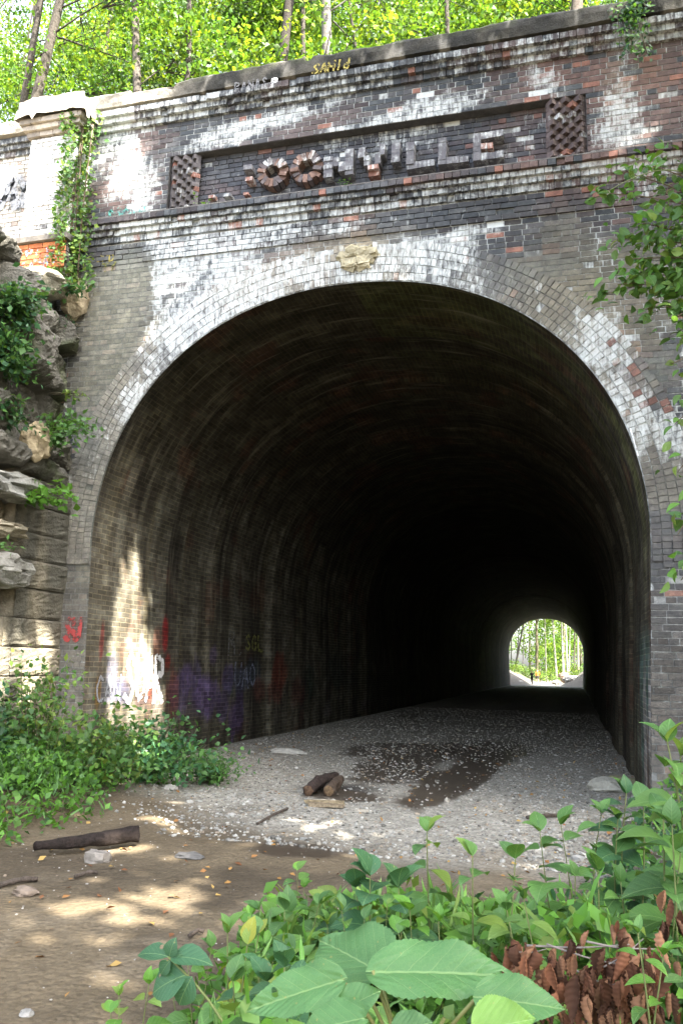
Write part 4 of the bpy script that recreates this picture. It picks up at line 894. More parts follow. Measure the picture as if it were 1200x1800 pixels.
# ================================================================== VEGETATION
def leafy_spray(lv, sm, base, tip, pairs, size, col, kind='ovate', bend=.12, r=.004, droop=.35, start=.25, stemcol=(.10,.12,.04), wid=1.0, whorl=True):
    """one stem from base to tip with opposite leaves growing along it"""
    base, tip = np.asarray(base, float), np.asarray(tip, float); L = np.linalg.norm(tip-base); d0 = (tip-base)/(L+1e-9)
    side = np.cross(d0, [0, 0, 1.0]); side = side/(np.linalg.norm(side)+1e-6) if np.linalg.norm(side) > .1 else np.array([1.0, 0, 0])
    k = 8; t = np.linspace(0, 1, k); b = rdir(1)[0]*bend*L
    P = base+np.outer(t, tip-base)+np.outer(np.sin(t*math.pi)*.6, b)
    sm.tube(P, r*(1-.65*t), 6, stemcol)
    a0 = rs.uniform(0, 6.28)
    for i in range(pairs):
        tt = start+(1-start)*(i+.5)/pairs*1.0; p = np.array([np.interp(tt, t, P[:, j]) for j in range(3)]); up = d0
        u = np.cross(up, [.3, .2, .9]); u /= np.linalg.norm(u)+1e-9; v = np.cross(up, u)
        a = a0+i*math.pi/2+rs.uniform(-.35, .35)
        for s in (0, math.pi):
            dd = u*math.cos(a+s)+v*math.sin(a+s); dd = dd+np.array([0, 0, -droop+rs.uniform(-.25, .25)])+up*.35
            sz = size*(1-.45*max(0, tt-.7)/.3*.8)*rs.uniform(.75, 1.15)
            lv.add(p+dd*.01, dd, np.array([rs.uniform(-.3,.3), rs.uniform(-.35,.15)-.1, 1.0]), sz, col[rs.randint(len(col))]*rs.uniform(.8, 1.2), kind, wid*rs.uniform(.85, 1.15))
    # terminal pair
    for s in range(3 if whorl else 1):
        dd = d0+rdir(1)[0]*.8; lv.add(P[-1], dd, [0, -.2, 1], size*rs.uniform(.4, .7), col[rs.randint(len(col))]*1.15, kind, wid)
PALE = np.array([[.14,.23,.05],[.17,.25,.045],[.11,.21,.05]]); MID = np.array([[.075,.17,.04],[.09,.195,.05],[.065,.15,.045]]); BLUE = np.array([[.04,.115,.05],[.05,.135,.06],[.035,.095,.04]]); BRIGHT = np.array([[.10,.24,.03],[.12,.27,.04],[.085,.21,.03]]); YEL = np.array([[.26,.27,.035],[.30,.26,.04],[.2,.24,.04]])
def plant(name, label, cat, stems, pairs, size, col, group=None, **kw):
    """stems: list of (base, tip)"""
    b0 = np.mean([s[0] for s in stems], 0); t = thing(name, label, cat, tuple(b0), group); lv, sm = Leaves(), MB()
    for (b, p) in stems: leafy_spray(lv, sm, b, p, pairs, size, col, **kw)
    sm.build('stem', M_STEM, t, True); lv.build('foliage', M_LEAFV if size > .05 else M_LEAF, t); return t
def shrub(name, label, cat, c, rad, nst, nl, size, col, seed, base=None, kind='small', mat=None, stemr=.008, flat=.35):
    """a bush: stems fanning from its foot, leaves in uneven clumps through its volume"""
    c = np.asarray(c, float); rad = np.asarray(rad, float); base = c-np.array([0, 0, rad[2]]) if base is None else np.asarray(base, float)
    t = thing(name, label, cat, tuple(base)); lv, sm = Leaves(), MB(); tips = []
    for i in range(nst):
        d = rdir(1)[0]; d[2] = abs(d[2])*1.1-.15; q = c+d*rad*rs.uniform(.55, 1.02); tips.append(q)
        P = resamp3([base+rs.uniform(-.08, .08, 3)*[1,1,0], base*.5+q*.5+rs.uniform(-.1, .1, 3)*rad, q], 7); sm.tube(P, np.linspace(stemr, stemr*.25, 7), 5, (.085,.075,.05))
    tips = np.array(tips); k = rs.randint(0, nst, nl)
    f = np.clip(1-rs.rand(nl)**1.2*.75, 0, 1)[:, None]
    P = base+(tips[k]-base)*f+rs.normal(size=(nl, 3))*rad*.17*(.4+f)
    P[:, 2] = np.maximum(P[:, 2], gh(P[:, 0], P[:, 1])+.01) if c[2] < 1.0 else P[:, 2]
    D = (P-base); D /= np.linalg.norm(D, axis=1, keepdims=True)+1e-9; D = D*.6+rdir(nl, -.2)
    N = rdir(nl, 1.6)+np.array([0, -.4, 0])
    cl = greens(nl, .3, 0, col)*(.75+.5*vn(tips[k, 0]*7, tips[k, 2]*7, seed))[:, None]
    lv.add(P, D, N, size*rs.uniform(.6, 1.25, nl), cl, kind, rs.uniform(.8, 1.3, nl))
    sm.build('stem', M_STEM, t, True); lv.build('foliage', mat or M_LEAF, t); return t
# --- left foot of the cliff
shrub('shrub', 'dense dark green bush at the foot of the left tunnel wall, reaching onto the gravel', 'shrub', (-4.95,9.5,-1.25), (.95,.8,.62), 40, 2300, .085, np.vstack([BLUE*1.35, MID]), 1, (-5.2,9.6,-1.5))
shrub('shrub', 'low fine-leaved bush at the gravel edge, right of the dense dark bush', 'shrub', (-4.55,10.2,-1.38), (.5,.5,.28), 26, 1100, .055, MID, 2, (-4.6,10.2,-1.58))
shrub('shrub', 'pale green leafy bush in front of the white sprayed letters', 'shrub', (-5.3,8.6,-1.15), (.75,.6,.60), 34, 1500, .09, np.vstack([MID, PALE]), 3, (-5.4,8.6,-1.5))
shrub('shrub', 'tall loose weed bush before the cut sandstone, left of the pale green bush', 'shrub', (-6.0,8.5,-.80), (.65,.5,.85), 26, 1100, .085, np.vstack([MID, PALE]), 4, (-5.9,8.4,-1.5))
shrub('shrub', 'bush with large drooping leaves at the left edge below the sunlit sandstone', 'shrub', (-6.25,8.0,-1.05), (.5,.5,.65), 24, 900, .10, np.vstack([MID, BLUE]), 5, (-6.2,7.9,-1.5))
shrub('shrub', 'low bright bush under the tall loose weeds at the left edge', 'shrub', (-5.7,7.7,-1.3), (.75,.5,.34), 30, 1300, .07, np.vstack([MID, BRIGHT]), 6, (-5.6,7.7,-1.5))
plant('weed', 'thin nodding weed standing against the sunlit sandstone blocks', 'weed', [((-6.45,8.6,-1.4),(-6.5,8.75,-.05)),((-6.5,8.6,-1.4),(-6.65,8.65,-.35)),((-6.3,8.6,-1.4),(-6.15,8.7,-.2))], 7, .085, np.vstack([BLUE, MID]), kind='small', droop=.7, r=.008)
plant('weed', 'leafy weed with small yellow flowers left of the pale green bush', 'weed', [((-5.75,8.3,-1.5),(-5.7,8.35,-.55)),((-5.7,8.3,-1.5),(-5.5,8.3,-.6)),((-5.8,8.35,-1.5),(-5.95,8.4,-.7))], 7, .10, MID, kind='small', droop=.5, r=.007)
def cover(name, label, n, region, hmax, size, cols, kind='small', blade=0.0, mat=None):
    """a carpet of leaves nobody could count; region(x, y) -> 0..1"""
    lv = Leaves(); x0, x1, y0, y1 = region[0]; x = rs.uniform(x0, x1, n); y = rs.uniform(y0, y1, n); w = region[1](x, y); k = rs.rand(n) < w; x, y, w = x[k], y[k], w[k]; n = len(x)
    H = hmax(x, y) if callable(hmax) else hmax
    z = gh(x, y)+H*(rs.rand(n)**.7)*np.clip(w*1.3, .25, 1); P = np.stack([x, y, z], 1)
    D = rdir(n, .1); N = rdir(n, 1.8)+np.array([0, -.4, 0]); c = greens(n, .3, 0, cols)*(.65+.7*fbm(x*2.2, y*2.2, 17))[:, None]
    s = (size(x, y) if callable(size) else size)*rs.uniform(.6, 1.3, n)
    b = rs.rand(n) < blade
    lv.add(P[~b], D[~b], N[~b], s[~b], c[~b], kind, rs.uniform(.8, 1.3, (~b).sum()))
    if b.any(): lv.add(P[b], D[b]+[0, 0, .7], N[b], s[b]*1.8, c[b]*1.15, 'blade', 1.0)
    return tag(lv.build(name, mat or M_LEAF), label, None, None, 'stuff')
def left_zone(x, y):
    e = -4.35+.35*(y-6)*(-.35)+.35*(fbm(x*1.4, y*1.4, 23)-.5)*2-.35*sst(7.2, 9, y)
    return sst(e+.15, e-.25, x)*sst(4.6, 5.6, y+.4*(vn(x*2, y*2, 3)-.5)-.45*(x+4.4))
cover('ground_cover', 'bright low ground cover growing on the left verge under the bushes', 11000, ((-7,-3.4,4.3,9.9), left_zone), lambda x, y: .10+.26*sst(-4.3, -5.3, x), .075, np.vstack([BRIGHT, MID]), 'small', .2)
# --- plants on the cliff
def cliff_tuft(px, py, y, rad, nl, size, label, cols, seed, nst=14, cat='creeper'):
    P = at(px, py, 'y', y); base = (-6.9, y+.1, P[2]+.1)
    return shrub('creeper' if cat == 'creeper' else 'sapling', label, cat, P, rad, nst, nl, size, cols, seed, base)
cliff_tuft(35, 545, 8.35, (.42,.5,.38), 800, .095, 'creeper mat covering the upper left corner of the cliff', np.vstack([MID, BLUE]), 1, 24)
cliff_tuft(25, 640, 8.25, (.36,.45,.55), 800, .10, 'long hanging creeper down the left edge of the cliff', np.vstack([MID, BLUE]), 2, 24)
cliff_tuft(20, 735, 8.3, (.28,.35,.25), 220, .09, 'thin creeper end below the long hanging creeper', np.vstack([MID, BLUE]), 3)
cliff_tuft(118, 515, 9.5, (.32,.3,.16), 220, .085, 'small creeper over the crack under the tan boulder', np.vstack([BLUE, MID]), 4)
cliff_tuft(115, 580, 9.7, (.10,.2,.4), 60, .055, 'sparse creeper hanging in the crack beside the jamb', BLUE, 5)
cliff_tuft(130, 765, 9.0, (.38,.35,.34), 520, .09, 'bushy green sapling growing from the cliff beside the arch', MID, 6, 16, 'sapling')
cliff_tuft(146, 697, 9.4, (.14,.15,.10), 50, .075, 'small yellow-green sprig above the bushy sapling', PALE, 7, 8, 'sapling')
cliff_tuft(98, 880, 8.7, (.28,.3,.30), 170, .115, 'bright green sapling leaning out over the cut sandstone', BRIGHT, 8, 12, 'sapling')
cliff_tuft(18, 965, 8.0, (.16,.2,.10), 50, .07, 'small fern-green tuft at the left edge by the grey boulder', MID, 9, 8)
# --- ivy on the pier corner
iv = thing('ivy_vine', 'ivy climbing the right corner of the pier, bleached by sun at the top', 'ivy', (-7.0,9.8,5.3)); lv, sm = Leaves(), MB()
n = 2300; z = 5.35+2.75*rs.rand(n); w = .12+.12*vn(z*2.2, z*0, 5)+.10*(z < 5.9)
u = rs.normal(0, 1, n)*w; P = np.stack([-7.02+np.clip(u*.8, -.22, .3), np.where(u > 0, 9.84, 9.68)+rs.uniform(-.16, .05, n)-.05, z], 1)
k = rs.rand(n) < .45+.55*sst(.35, .55, vn(z*3.5, u*6+3, 9)); P = P[k]; n = len(P)
lv.add(P, rdir(n, -.7)+[.2,-.5,0], rdir(n, .6)+[.5,-1,.2], rs.uniform(.05, .10, n), greens(n, .3, 0, np.vstack([PALE, MID]))*(.7+.6*vn(P[:, 2]*4, P[:, 0]*9, 3))[:, None], 'small', 1.35)
for i in range(7): x = -7.05+rs.uniform(-.12, .16); sm.tube(resamp3([(x, 9.75, 5.3), (x+rs.uniform(-.1,.1), 9.66, 6.4), (x+rs.uniform(-.15,.1), 9.64, 7.9)], 9), .010, 5, (.12,.09,.06))
sm.build('stem', M_STEM, iv, True); lv.build('foliage', M_LEAF, iv)
# --- hanging weeds on the right end of the coping, sprig in the panel
hv = thing('hanging_vine', 'green vine hanging over the coping above the right lattice panel', 'vine', (.75,9.8,8.5)); lv, sm = Leaves(), MB()
for i in range(9):
    x = at(1095+rs.uniform(-30, 45), 80, 'y', 9.75)[0]; zb = 8.55-rs.uniform(.25, .95)*(1.0 if i < 6 else .5); P = resamp3([(x, 10.0, 8.6), (x+rs.uniform(-.05,.05), 9.72, 8.4), (x+rs.uniform(-.1,.1), 9.70, zb)], 8); sm.tube(P, .006, 5, (.09,.08,.05))
    for p in P[2:]:
        for _ in range(9): lv.add(p+rs.uniform(-.09, .09, 3)*[1,.5,1], rdir(1, -.5), [.2,-1,.5], rs.uniform(.04, .085), greens(1, .3, 0, BLUE if rs.rand() < .5 else BRIGHT), 'small', 1.2)
for i in range(26):
    x = at(1095+rs.normal()*35, 40, 'y', 9.7)[0]; lv.add((x, 9.72+rs.uniform(-.1,.2), 8.5+rs.uniform(-.05,.16)), rdir(1), [0,-1,.6], rs.uniform(.05,.09), greens(1, .3, 0, BLUE), 'small', 1.2)
sm.build('stem', M_STEM, hv, True); lv.build('foliage', M_LEAF, hv)
P0 = at(357, 352, 'y', 9.95); plant('weed', 'small bright weed rooted at the foot of the left lattice panel', 'weed', [((P0[0]-.05,10.05,6.44),(P0[0]-.12,9.9,6.66)),((P0[0]-.03,10.05,6.44),(P0[0]+.12,9.88,6.52))], 3, .09, BRIGHT, kind='small')
P0 = at(608, 352, 'y', 9.9); plant('weed', 'tiny grass tuft on the string course under the letter N', 'weed', [((P0[0]+i*.03,9.88,6.40),(P0[0]+i*.07,9.80,6.50)) for i in (-1,0,1)], 3, .05, MID, kind='small')
# --- shrub arching in from the right bank in front of the portal
rsb = thing('overhanging_shrub', 'leafy shrub arching in from the right over the brickwork', 'shrub', (2.3,7.6,float(gh(2.3,7.6)))); lv, sm = Leaves(), MB()
root = np.array([2.3,7.6,float(gh(2.3,7.6))]); hub = np.array([1.75,7.7,3.2])
sm.tube(resamp3([root, (2.2,7.7,1.5), hub], 10), np.linspace(.05, .03, 10), 8, (.10,.08,.055))
for (px, py, y, nn, sz) in ((1048,338,7.7,8,.11),(1090,300,7.8,7,.10),(1140,290,7.6,8,.10),(1075,420,7.6,8,.11),(1120,390,7.5,9,.11),(1165,370,7.5,10,.11),(1190,320,7.6,9,.11),(1050,520,7.6,7,.11),(1085,500,7.5,9,.12),(1120,480,7.5,10,.12),(1160,450,7.4,11,.12),(1190,420,7.5,10,.12),
    (1150,520,7.5,9,.12),(1190,500,7.4,10,.12),(1120,545,7.6,6,.11),(1175,560,7.6,8,.11),(1195,590,7.6,5,.10),(1100,455,7.5,8,.12),(1140,420,7.5,9,.12),(1180,640,7.6,4,.10),(1185,745,7.5,4,.11),(1190,830,7.5,5,.12),(1195,700,7.6,4,.1),(1190,940,7.3,4,.12),(1196,1020,7.3,4,.12)):
    tp = at(px, py, 'y', y); b = hub+rs.uniform(-.15, .15, 3)+np.array([0, 0, (tp[2]-3.2)*.55])
    mid = (b+tp)/2+np.array([0, 0, .12]); sm.tube(resamp3([b, mid, tp], 8), np.linspace(.012, .004, 8), 5, (.14,.11,.07))
    n = nn*6; f = 1-rs.rand(n)**1.3*.75; Q = b*(1-f)[:, None]+tp*f[:, None]+np.array([0,0,.12])*np.sin(f*3.14)[:, None]+rs.normal(size=(n, 3))*[.07,.10,.07]
    lv.add(Q, rdir(n, -.5)+(tp-b)/np.linalg.norm(tp-b)*.5, rdir(n, 1.2)+[0,-.5,0], sz*rs.uniform(.6, 1.2, n), greens(n, .3, 0, np.vstack([MID, PALE, BRIGHT])), 'ovate', rs.uniform(.8, 1.15, n))
sm.tube(resamp3([hub+[0,0,1.2], at(1170,292,'y',7.5), at(1110,310,'y',7.6), at(1045,350,'y',7.7)], 12), np.linspace(.010, .004, 12), 6, (.22,.26,.13))
sm.build('stem', M_STEM, rsb, True); lv.build('foliage', M_LEAFV, rsb)
# --- right foreground
def rh(x, y):      # height of the undergrowth on the right
    return (.15+.46*sst(5.5, 3.2, y)+.25*sst(.3, 1.0, x))*sst(0, .5, x-rx(y)+.25)
def rx(y): return np.interp(y, [1.0,2.0,3.0,4.0,5.0,6.0,7.0,8.0,9.6], [-.80,-1.08,-1.32,-1.28,-.75,-.15,.15,.40,.60])
def right_zone(x, y): return sst(-.12, .22, x-rx(y)+.4*(fbm(x*2.5, y*2.5, 41)-.5))
cover('undergrowth', 'tangled green undergrowth of mixed small leaves and grass at the lower right', 30000, ((-1.7,2.6,1.3,4.6), right_zone), rh, lambda x, y: (.030+.010*y)*np.exp(.35*np.sin(x*31+y*17)), np.vstack([MID, BRIGHT, BRIGHT, PALE]), 'ovate', .25, M_LEAFV)
cover('undergrowth', 'light green thicket of fine leaves at the left end of the foreground plants', 24000, ((-1.7,.6,1.6,4.6), lambda x, y: sst(-.10, .25, x-rx(y)+.5*(fbm(x*2.5, y*2.5, 47)-.5))), lambda x, y: (.30+.30*sst(4.4, 3.0, y))*(.45+.9*vn(x*3.1, y*3.1, 49)), .062, np.vstack([BRIGHT, MID, PALE, BRIGHT]), 'small', .08, M_LEAF)
cover('undergrowth', 'low weeds along the foot of the right jamb behind the foreground plants', 6500, ((-1.0,2.6,4.4,9.7), right_zone), lambda x, y: rh(x, y)*1.1, .085, np.vstack([MID, BRIGHT, BLUE]), 'small', .15)
def px_plant(label, tops, base_px, y, pairs, lpx, col, **kw):
    b = at(base_px[0], base_px[1], 'y', y); b[2] = min(b[2], float(gh(b[0], y))+.25); b[2] = max(b[2]-.2, float(gh(b[0], y))-.01)
    return plant('leafy_plant', label, 'plant', [(b+np.array([rs.uniform(-.03,.03), rs.uniform(-.03,.03), 0]), at(px, py, 'y', y+dy)) for (px, py, dy) in tops], pairs, lpx*y/1380., col, None, **kw)
px_plant('spindly plant whose drooping pale top stands against the gravel', [(750,1462,0)], (782,1650), 3.2, 3, 62, np.vstack([PALE, MID]), start=.72, droop=.6, r=.006, bend=.05)
px_plant('slender plant with pale horizontal leaves right of the spindly plant', [(830,1505,0),(905,1510,.1)], (860,1690), 2.9, 5, 66, np.vstack([PALE, MID]), start=.35, r=.006)
px_plant('leaning plant with a yellowing top leaf before the right gravel', [(948,1462,0),(985,1450,.1)], (1005,1600), 3.5, 5, 58, MID, start=.3, r=.005)
px_plant('bare-stemmed plant with a brown leaf at its tip near the right wall', [(1056,1430,0)], (1060,1560), 4.2, 2, 48, np.vstack([MID, MID]), start=.75, r=.006)
px_plant('leafy plant in front of the right jamb, left of the tall edge plant', [(1100,1395,0),(1130,1415,.1),(1085,1440,-.1)], (1110,1580), 4.3, 7, 62, np.vstack([MID, BLUE]), start=.2, r=.007)
px_plant('tall plant with a long pale hanging leaf at the right edge', [(1172,1305,0),(1195,1330,.1),(1165,1440,0)], (1188,1560), 3.3, 6, 85, np.vstack([MID, PALE]), start=.3, r=.008, droop=.6)
px_plant('broad-leaved plant on the right edge under the long pale leaf', [(1180,1450,0),(1195,1500,.1)], (1190,1640), 3.0, 6, 70, MID, start=.1, r=.006)
px_plant('plant with round dark leaves at the left end of the undergrowth', [(650,1540,0),(625,1560,.1),(700,1560,0)], (660,1700), 3.0, 4, 78, BLUE, start=.45, r=.006, wid=1.25)
px_plant('small-leaved sprig rising from the left end of the undergrowth', [(522,1530,0),(535,1560,.1)], (545,1680), 3.6, 6, 36, np.vstack([BRIGHT, MID]), start=.3, r=.004, wid=1.2)
px_plant('yellowing plant beside the path, left of the big-leaved plant', [(435,1660,0),(455,1640,.1),(400,1640,0)], (470,1780), 2.5, 4, 64, np.vstack([PALE, MID, YEL]), start=.3, r=.005)
px_plant('bushy plant with mixed green leaves above the yellowing plant', [(500,1600,0),(560,1590,.1),(455,1600,.1)], (530,1720), 3.0, 6, 52, MID, start=.25, r=.005)
px_plant('low pale plant in the bottom left corner of the undergrowth', [(210,1750,0),(195,1780,.05),(262,1730,0)], (262,1850), 2.25, 4, 50, np.vstack([BRIGHT, PALE]), start=.35, r=.004)
px_plant('dark leaved plant under the big leaves at the bottom', [(500,1700,0),(470,1725,.05),(520,1735,0)], (500,1830), 2.1, 4, 85, BLUE, start=.3, r=.005)
px_plant('pale green plant in the middle of the right undergrowth', [(720,1600,0),(700,1640,.1),(770,1620,0)], (740,1740), 2.7, 6, 60, np.vstack([MID, BRIGHT]), start=.25, r=.005)
px_plant('plant with hanging leaves right of the middle of the undergrowth', [(920,1580,0),(890,1600,.1)], (925,1720), 2.7, 6, 62, np.vstack([MID, PALE]), start=.2, r=.006, droop=.6)
px_plant('upright plant behind the dead branch on the right', [(1050,1530,0),(1090,1550,.1),(1010,1540,.1)], (1060,1680), 3.2, 6, 60, MID, start=.2, r=.006)
px_plant('small bright plant standing in front of the yellowing plant', [(330,1690,0),(372,1665,.1),(300,1730,0)], (360,1800), 2.6, 6, 44, np.vstack([BRIGHT, MID]), start=.2, r=.004)
px_plant('dark-leaved plant between the yellowing plant and the large leaves', [(455,1700,0),(410,1725,.05),(480,1690,.1)], (460,1810), 2.2, 5, 66, np.vstack([BLUE, MID]), start=.25, r=.005, wid=1.15)
px_plant('light plant with many small leaves behind the largest leaves', [(600,1600,0),(575,1625,.1),(640,1615,.1),(680,1590,.2)], (620,1740), 2.8, 7, 46, np.vstack([BRIGHT, PALE, MID]), start=.15, r=.004)
px_plant('low leafy plant at the path edge under the small-leaved sprig', [(440,1610,0),(475,1590,.1),(510,1620,0)], (480,1700), 3.3, 6, 40, np.vstack([MID, BRIGHT]), start=.15, r=.004)
px_plant('narrow-leaved plant right of the dead branch', [(1120,1640,0),(1165,1680,.05)], (1130,1800), 2.2, 6, 60, np.vstack([MID, BRIGHT]), start=.2, r=.005, wid=.7)
# the near sprig with dark bluish leaves
sp = thing('leafy_plant', 'leaning sprig with dark bluish leaves over the path', 'plant', tuple(at(400,1850,'y',1.9))); lv, sm = Leaves(), MB()
SP = [at(px, py, 'y', 1.9) for px, py in ((420,1850),(390,1788),(352,1735),(312,1698),(296,1682))]; root_ = SP[0].copy(); root_[2] = float(gh(root_[0], 1.9)); sm.tube(resamp3([root_]+SP, 22), np.linspace(.006, .0025, 22), 7, (.12,.15,.05))
def px_leaf(lv, b, t, y, col, wid, nrm=(0,-.55,.85), yt=0.0, kind='ovate'):
    A, B_ = at(*b, 'y', y), at(*t, 'y', y+yt); lv.add(A, B_-A, nrm, np.linalg.norm(B_-A), col, kind, wid)
dk = np.array([.035,.105,.05])
for b, t, w, n_ in (((298,1682),(308,1648),1.3,(0,-.9,.4)),((296,1682),(240,1674),.95,(0,-.5,.9)),((300,1684),(374,1690),.9,(0,-.45,.9)),((300,1688),(280,1716),1.1,(0,-.9,.3)),((330,1713),(262,1745),1.2,(.1,-.7,.6)),((338,1716),(312,1770),1.25,(.1,-.95,.2)),((300,1684),(322,1676),1.0,(0,-.6,.7))): px_leaf(lv, b, t, 1.9, dk*rs.uniform(.85, 1.25), w, n_)
sm.build('stem', M_STEM, sp, True); lv.build('foliage', M_LEAFV, sp)
# the big-leaved plant close to the camera
def hero_leaf(parent, b, t, y, width, nrm, col, droop=.12, yt=0.0, fold=.26, seed=0):
    A, B_ = at(*b, 'y', y), at(*t, 'y', y+yt); D = B_-A; L = np.linalg.norm(D); D = D/L; N = np.asarray(nrm, float); Bv = np.cross(N, D); Bv /= np.linalg.norm(Bv); N = np.cross(D, Bv)
    nu, nv_ = 90, 21; u = np.linspace(0, 1, nu); v = np.linspace(-1, 1, nv_)
    prof = np.interp(u, [0,.03,.08,.16,.28,.42,.58,.74,.87,.95,1], [.0,.17,.31,.43,.50,.49,.42,.29,.15,.055,0])
    U, Vv = np.meshgrid(u, v, indexing='ij'); W = prof[:, None]*Vv
    ser = 1+.045*(np.abs(Vv) > .97)*(1-2*np.abs((U*24) % 1-.2)); W = W*ser
    back = -.05*np.abs(Vv)**2*np.exp(-(U/.12)**2)           # heart-shaped foot
    Zl = fold*np.abs(W)-droop*U**2-.32*W**2+.028*np.sin(U*9+seed)*Vv+.02*np.sin(U*17+seed*2)*Vv**3+.012*np.sin((U-np.abs(W)*1.1)*8*6.283)*(1-np.abs(Vv)**4)*.5
    X = U+back; P = A+L*(X[..., None]*D+(W*width)[..., None]*Bv+Zl[..., None]*N)
    c = np.asarray(col)*(.86+.28*fbm(U*4+seed, W*5, 3))[..., None]*np.ones(3)
    return grid_mesh('leaf', P, c, np.dstack([U, W*width]), M_LEAFV, parent, True)
big = thing('broad_leaf_plant', 'plant with very large toothed leaves close by at the bottom', 'plant', tuple(at(700,1900,'y',1.45)))
hc = np.array([.078,.185,.062])
hero_leaf(big, (676,1716), (555,1640), 1.50, .80, (0,-.62,.78), hc*.92, .10, .10, seed=1)
hero_leaf(big, (655,1710), (914,1704), 1.42, .45, (.05,-.62,.8), hc*1.05, .09, .02, seed=2)
hero_leaf(big, (838,1753), (996,1768), 1.36, .58, (.05,-.70,.7), hc*.98, .10, .0, seed=3)
hero_leaf(big, (602,1722), (428,1774), 1.40, .48, (0,-.70,.7), hc*1.02, .06, -.02, seed=4)
hero_leaf(big, (640,1790), (520,1812), 1.32, .70, (0,-.6,.8), hc*.95, .1, seed=5)
hero_leaf(big, (600,1775), (668,1740), 1.38, .8, (0,-.8,.6), hc*1.0, .05, seed=6)
hero_leaf(big, (835,1812), (940,1788), 1.30, .9, (0,-.8,.6), np.array([.16,.30,.06]), .08, seed=7)
hero_leaf(big, (690,1815), (760,1795), 1.33, .8, (0,-.7,.7), hc*.8, .05, seed=8)
sm = MB(); rb = at(720,1900,'y',1.45); rb2 = rb.copy(); rb2[2] = float(gh(rb[0], 1.45))
for q, y in (((640,1733),1.43),((780,1790),1.40),((668,1722),1.48),((655,1706),1.42),((838,1753),1.37),((602,1722),1.41)):
    sm.tube(resamp3([rb2, rb, (rb+at(*q,'y',y))/2+np.array([0,0,.02]), at(*q,'y',y)], 14), np.linspace(.007, .003, 14), 7, (.16,.17,.06))
sm.build('stem', M_STEM, big, True)
# dead branch with curled brown leaves
db = thing('dead_branch', 'fallen branch with hanging curled brown leaves in the lower right', 'branch', tuple(at(980,1830,'y',2.4))); lv, sm = Leaves(), MB()
YB = 2.35
def dtwig(p, q, r): P = resamp3([at(*p,'y',YB), at((p[0]+q[0])/2, (p[1]+q[1])/2+6,'y',YB+.03), at(*q,'y',YB+.06)], 10); sm.tube(P, np.linspace(r, r*.5, 10)*.55, 6, (.17,.15,.135)); return P
tw = [dtwig((925,1662),(1105,1660),.006), dtwig((960,1660),(1115,1700),.006), dtwig((985,1752),(1125,1715),.008), dtwig((1010,1705),(1100,1740),.006), dtwig((1030,1655),(1150,1668),.006), dtwig((900,1672),(960,1668),.004), dtwig((985,1800),(1060,1785),.005), dtwig((1060,1700),(1130,1650),.004)]
def dead_leaf(p, L, seed):
    # folded along the midrib and curled: a hanging trough with ribbed sides
    nu, nv_ = 44, 7; u = np.linspace(0, 1, nu); v = np.linspace(-1, 1, nv_); U, Vv = np.meshgrid(u, v, indexing='ij'); w = rs.uniform(.12, .21)*np.sin(np.pi*np.clip(U, .02, 1)**.7)+.01
    a = rs.uniform(0, 6.28); cu = rs.uniform(-.25, .25); op = rs.uniform(1.1, 2.3)
    X = w*np.sin(Vv*op)+cu*U**2*.6; Yl = w*(1-np.cos(Vv*op))*1.3+.035*np.sin(U*44-np.abs(Vv)*4)*np.abs(Vv)+rs.uniform(-.2,.2)*U**2; Zl = -U+.05*np.abs(Vv)*w
    P = np.dstack([X*math.cos(a)-Yl*math.sin(a), X*math.sin(a)+Yl*math.cos(a), Zl]); tl = rs.normal(0, .2, 2); P[..., 0] += -tl[0]*P[..., 2]; P[..., 1] += -tl[1]*P[..., 2]; P = P*L*rs.uniform(.7, 1.15)+p
    c = np.array([[.16,.068,.038],[.10,.045,.028],[.22,.115,.07],[.06,.03,.02]])[rs.randint(4)]*rs.uniform(.8, 1.25)
    return P, (.65+.6*fbm(U*5+p[0]*40, Vv*2+p[2]*40, 3))[..., None]*c
dm = MB()
spots = []
for T in tw:
    for _ in range(26): spots.append(T[rs.randint(len(T))]+rs.normal(size=3)*[.035,.07,.03]-[0,0,.035])
for (px, py) in ((1168,1565),(1178,1580),(1195,1600),(1185,1612),(1170,1620),(1085,1618),(1075,1625),(1098,1630),(905,1690),(915,1700),(1190,1690),(1150,1740),(1195,1770)): spots.append(at(px, py, 'y', YB+.25))
for q in spots:
    P, c = dead_leaf(q, rs.uniform(.04, .10), 0); nu, nv_ = P.shape[:2]; idx = np.arange(nu*nv_).reshape(nu, nv_)
    dm.add(P.reshape(-1, 3), [(idx[i,j], idx[i+1,j], idx[i+1,j+1], idx[i,j+1]) for i in range(nu-1) for j in range(nv_-1)], c.reshape(-1, 3))
dm.build('foliage', M_DEAD, db, True); sm.build('twig', M_STEM, db, True)
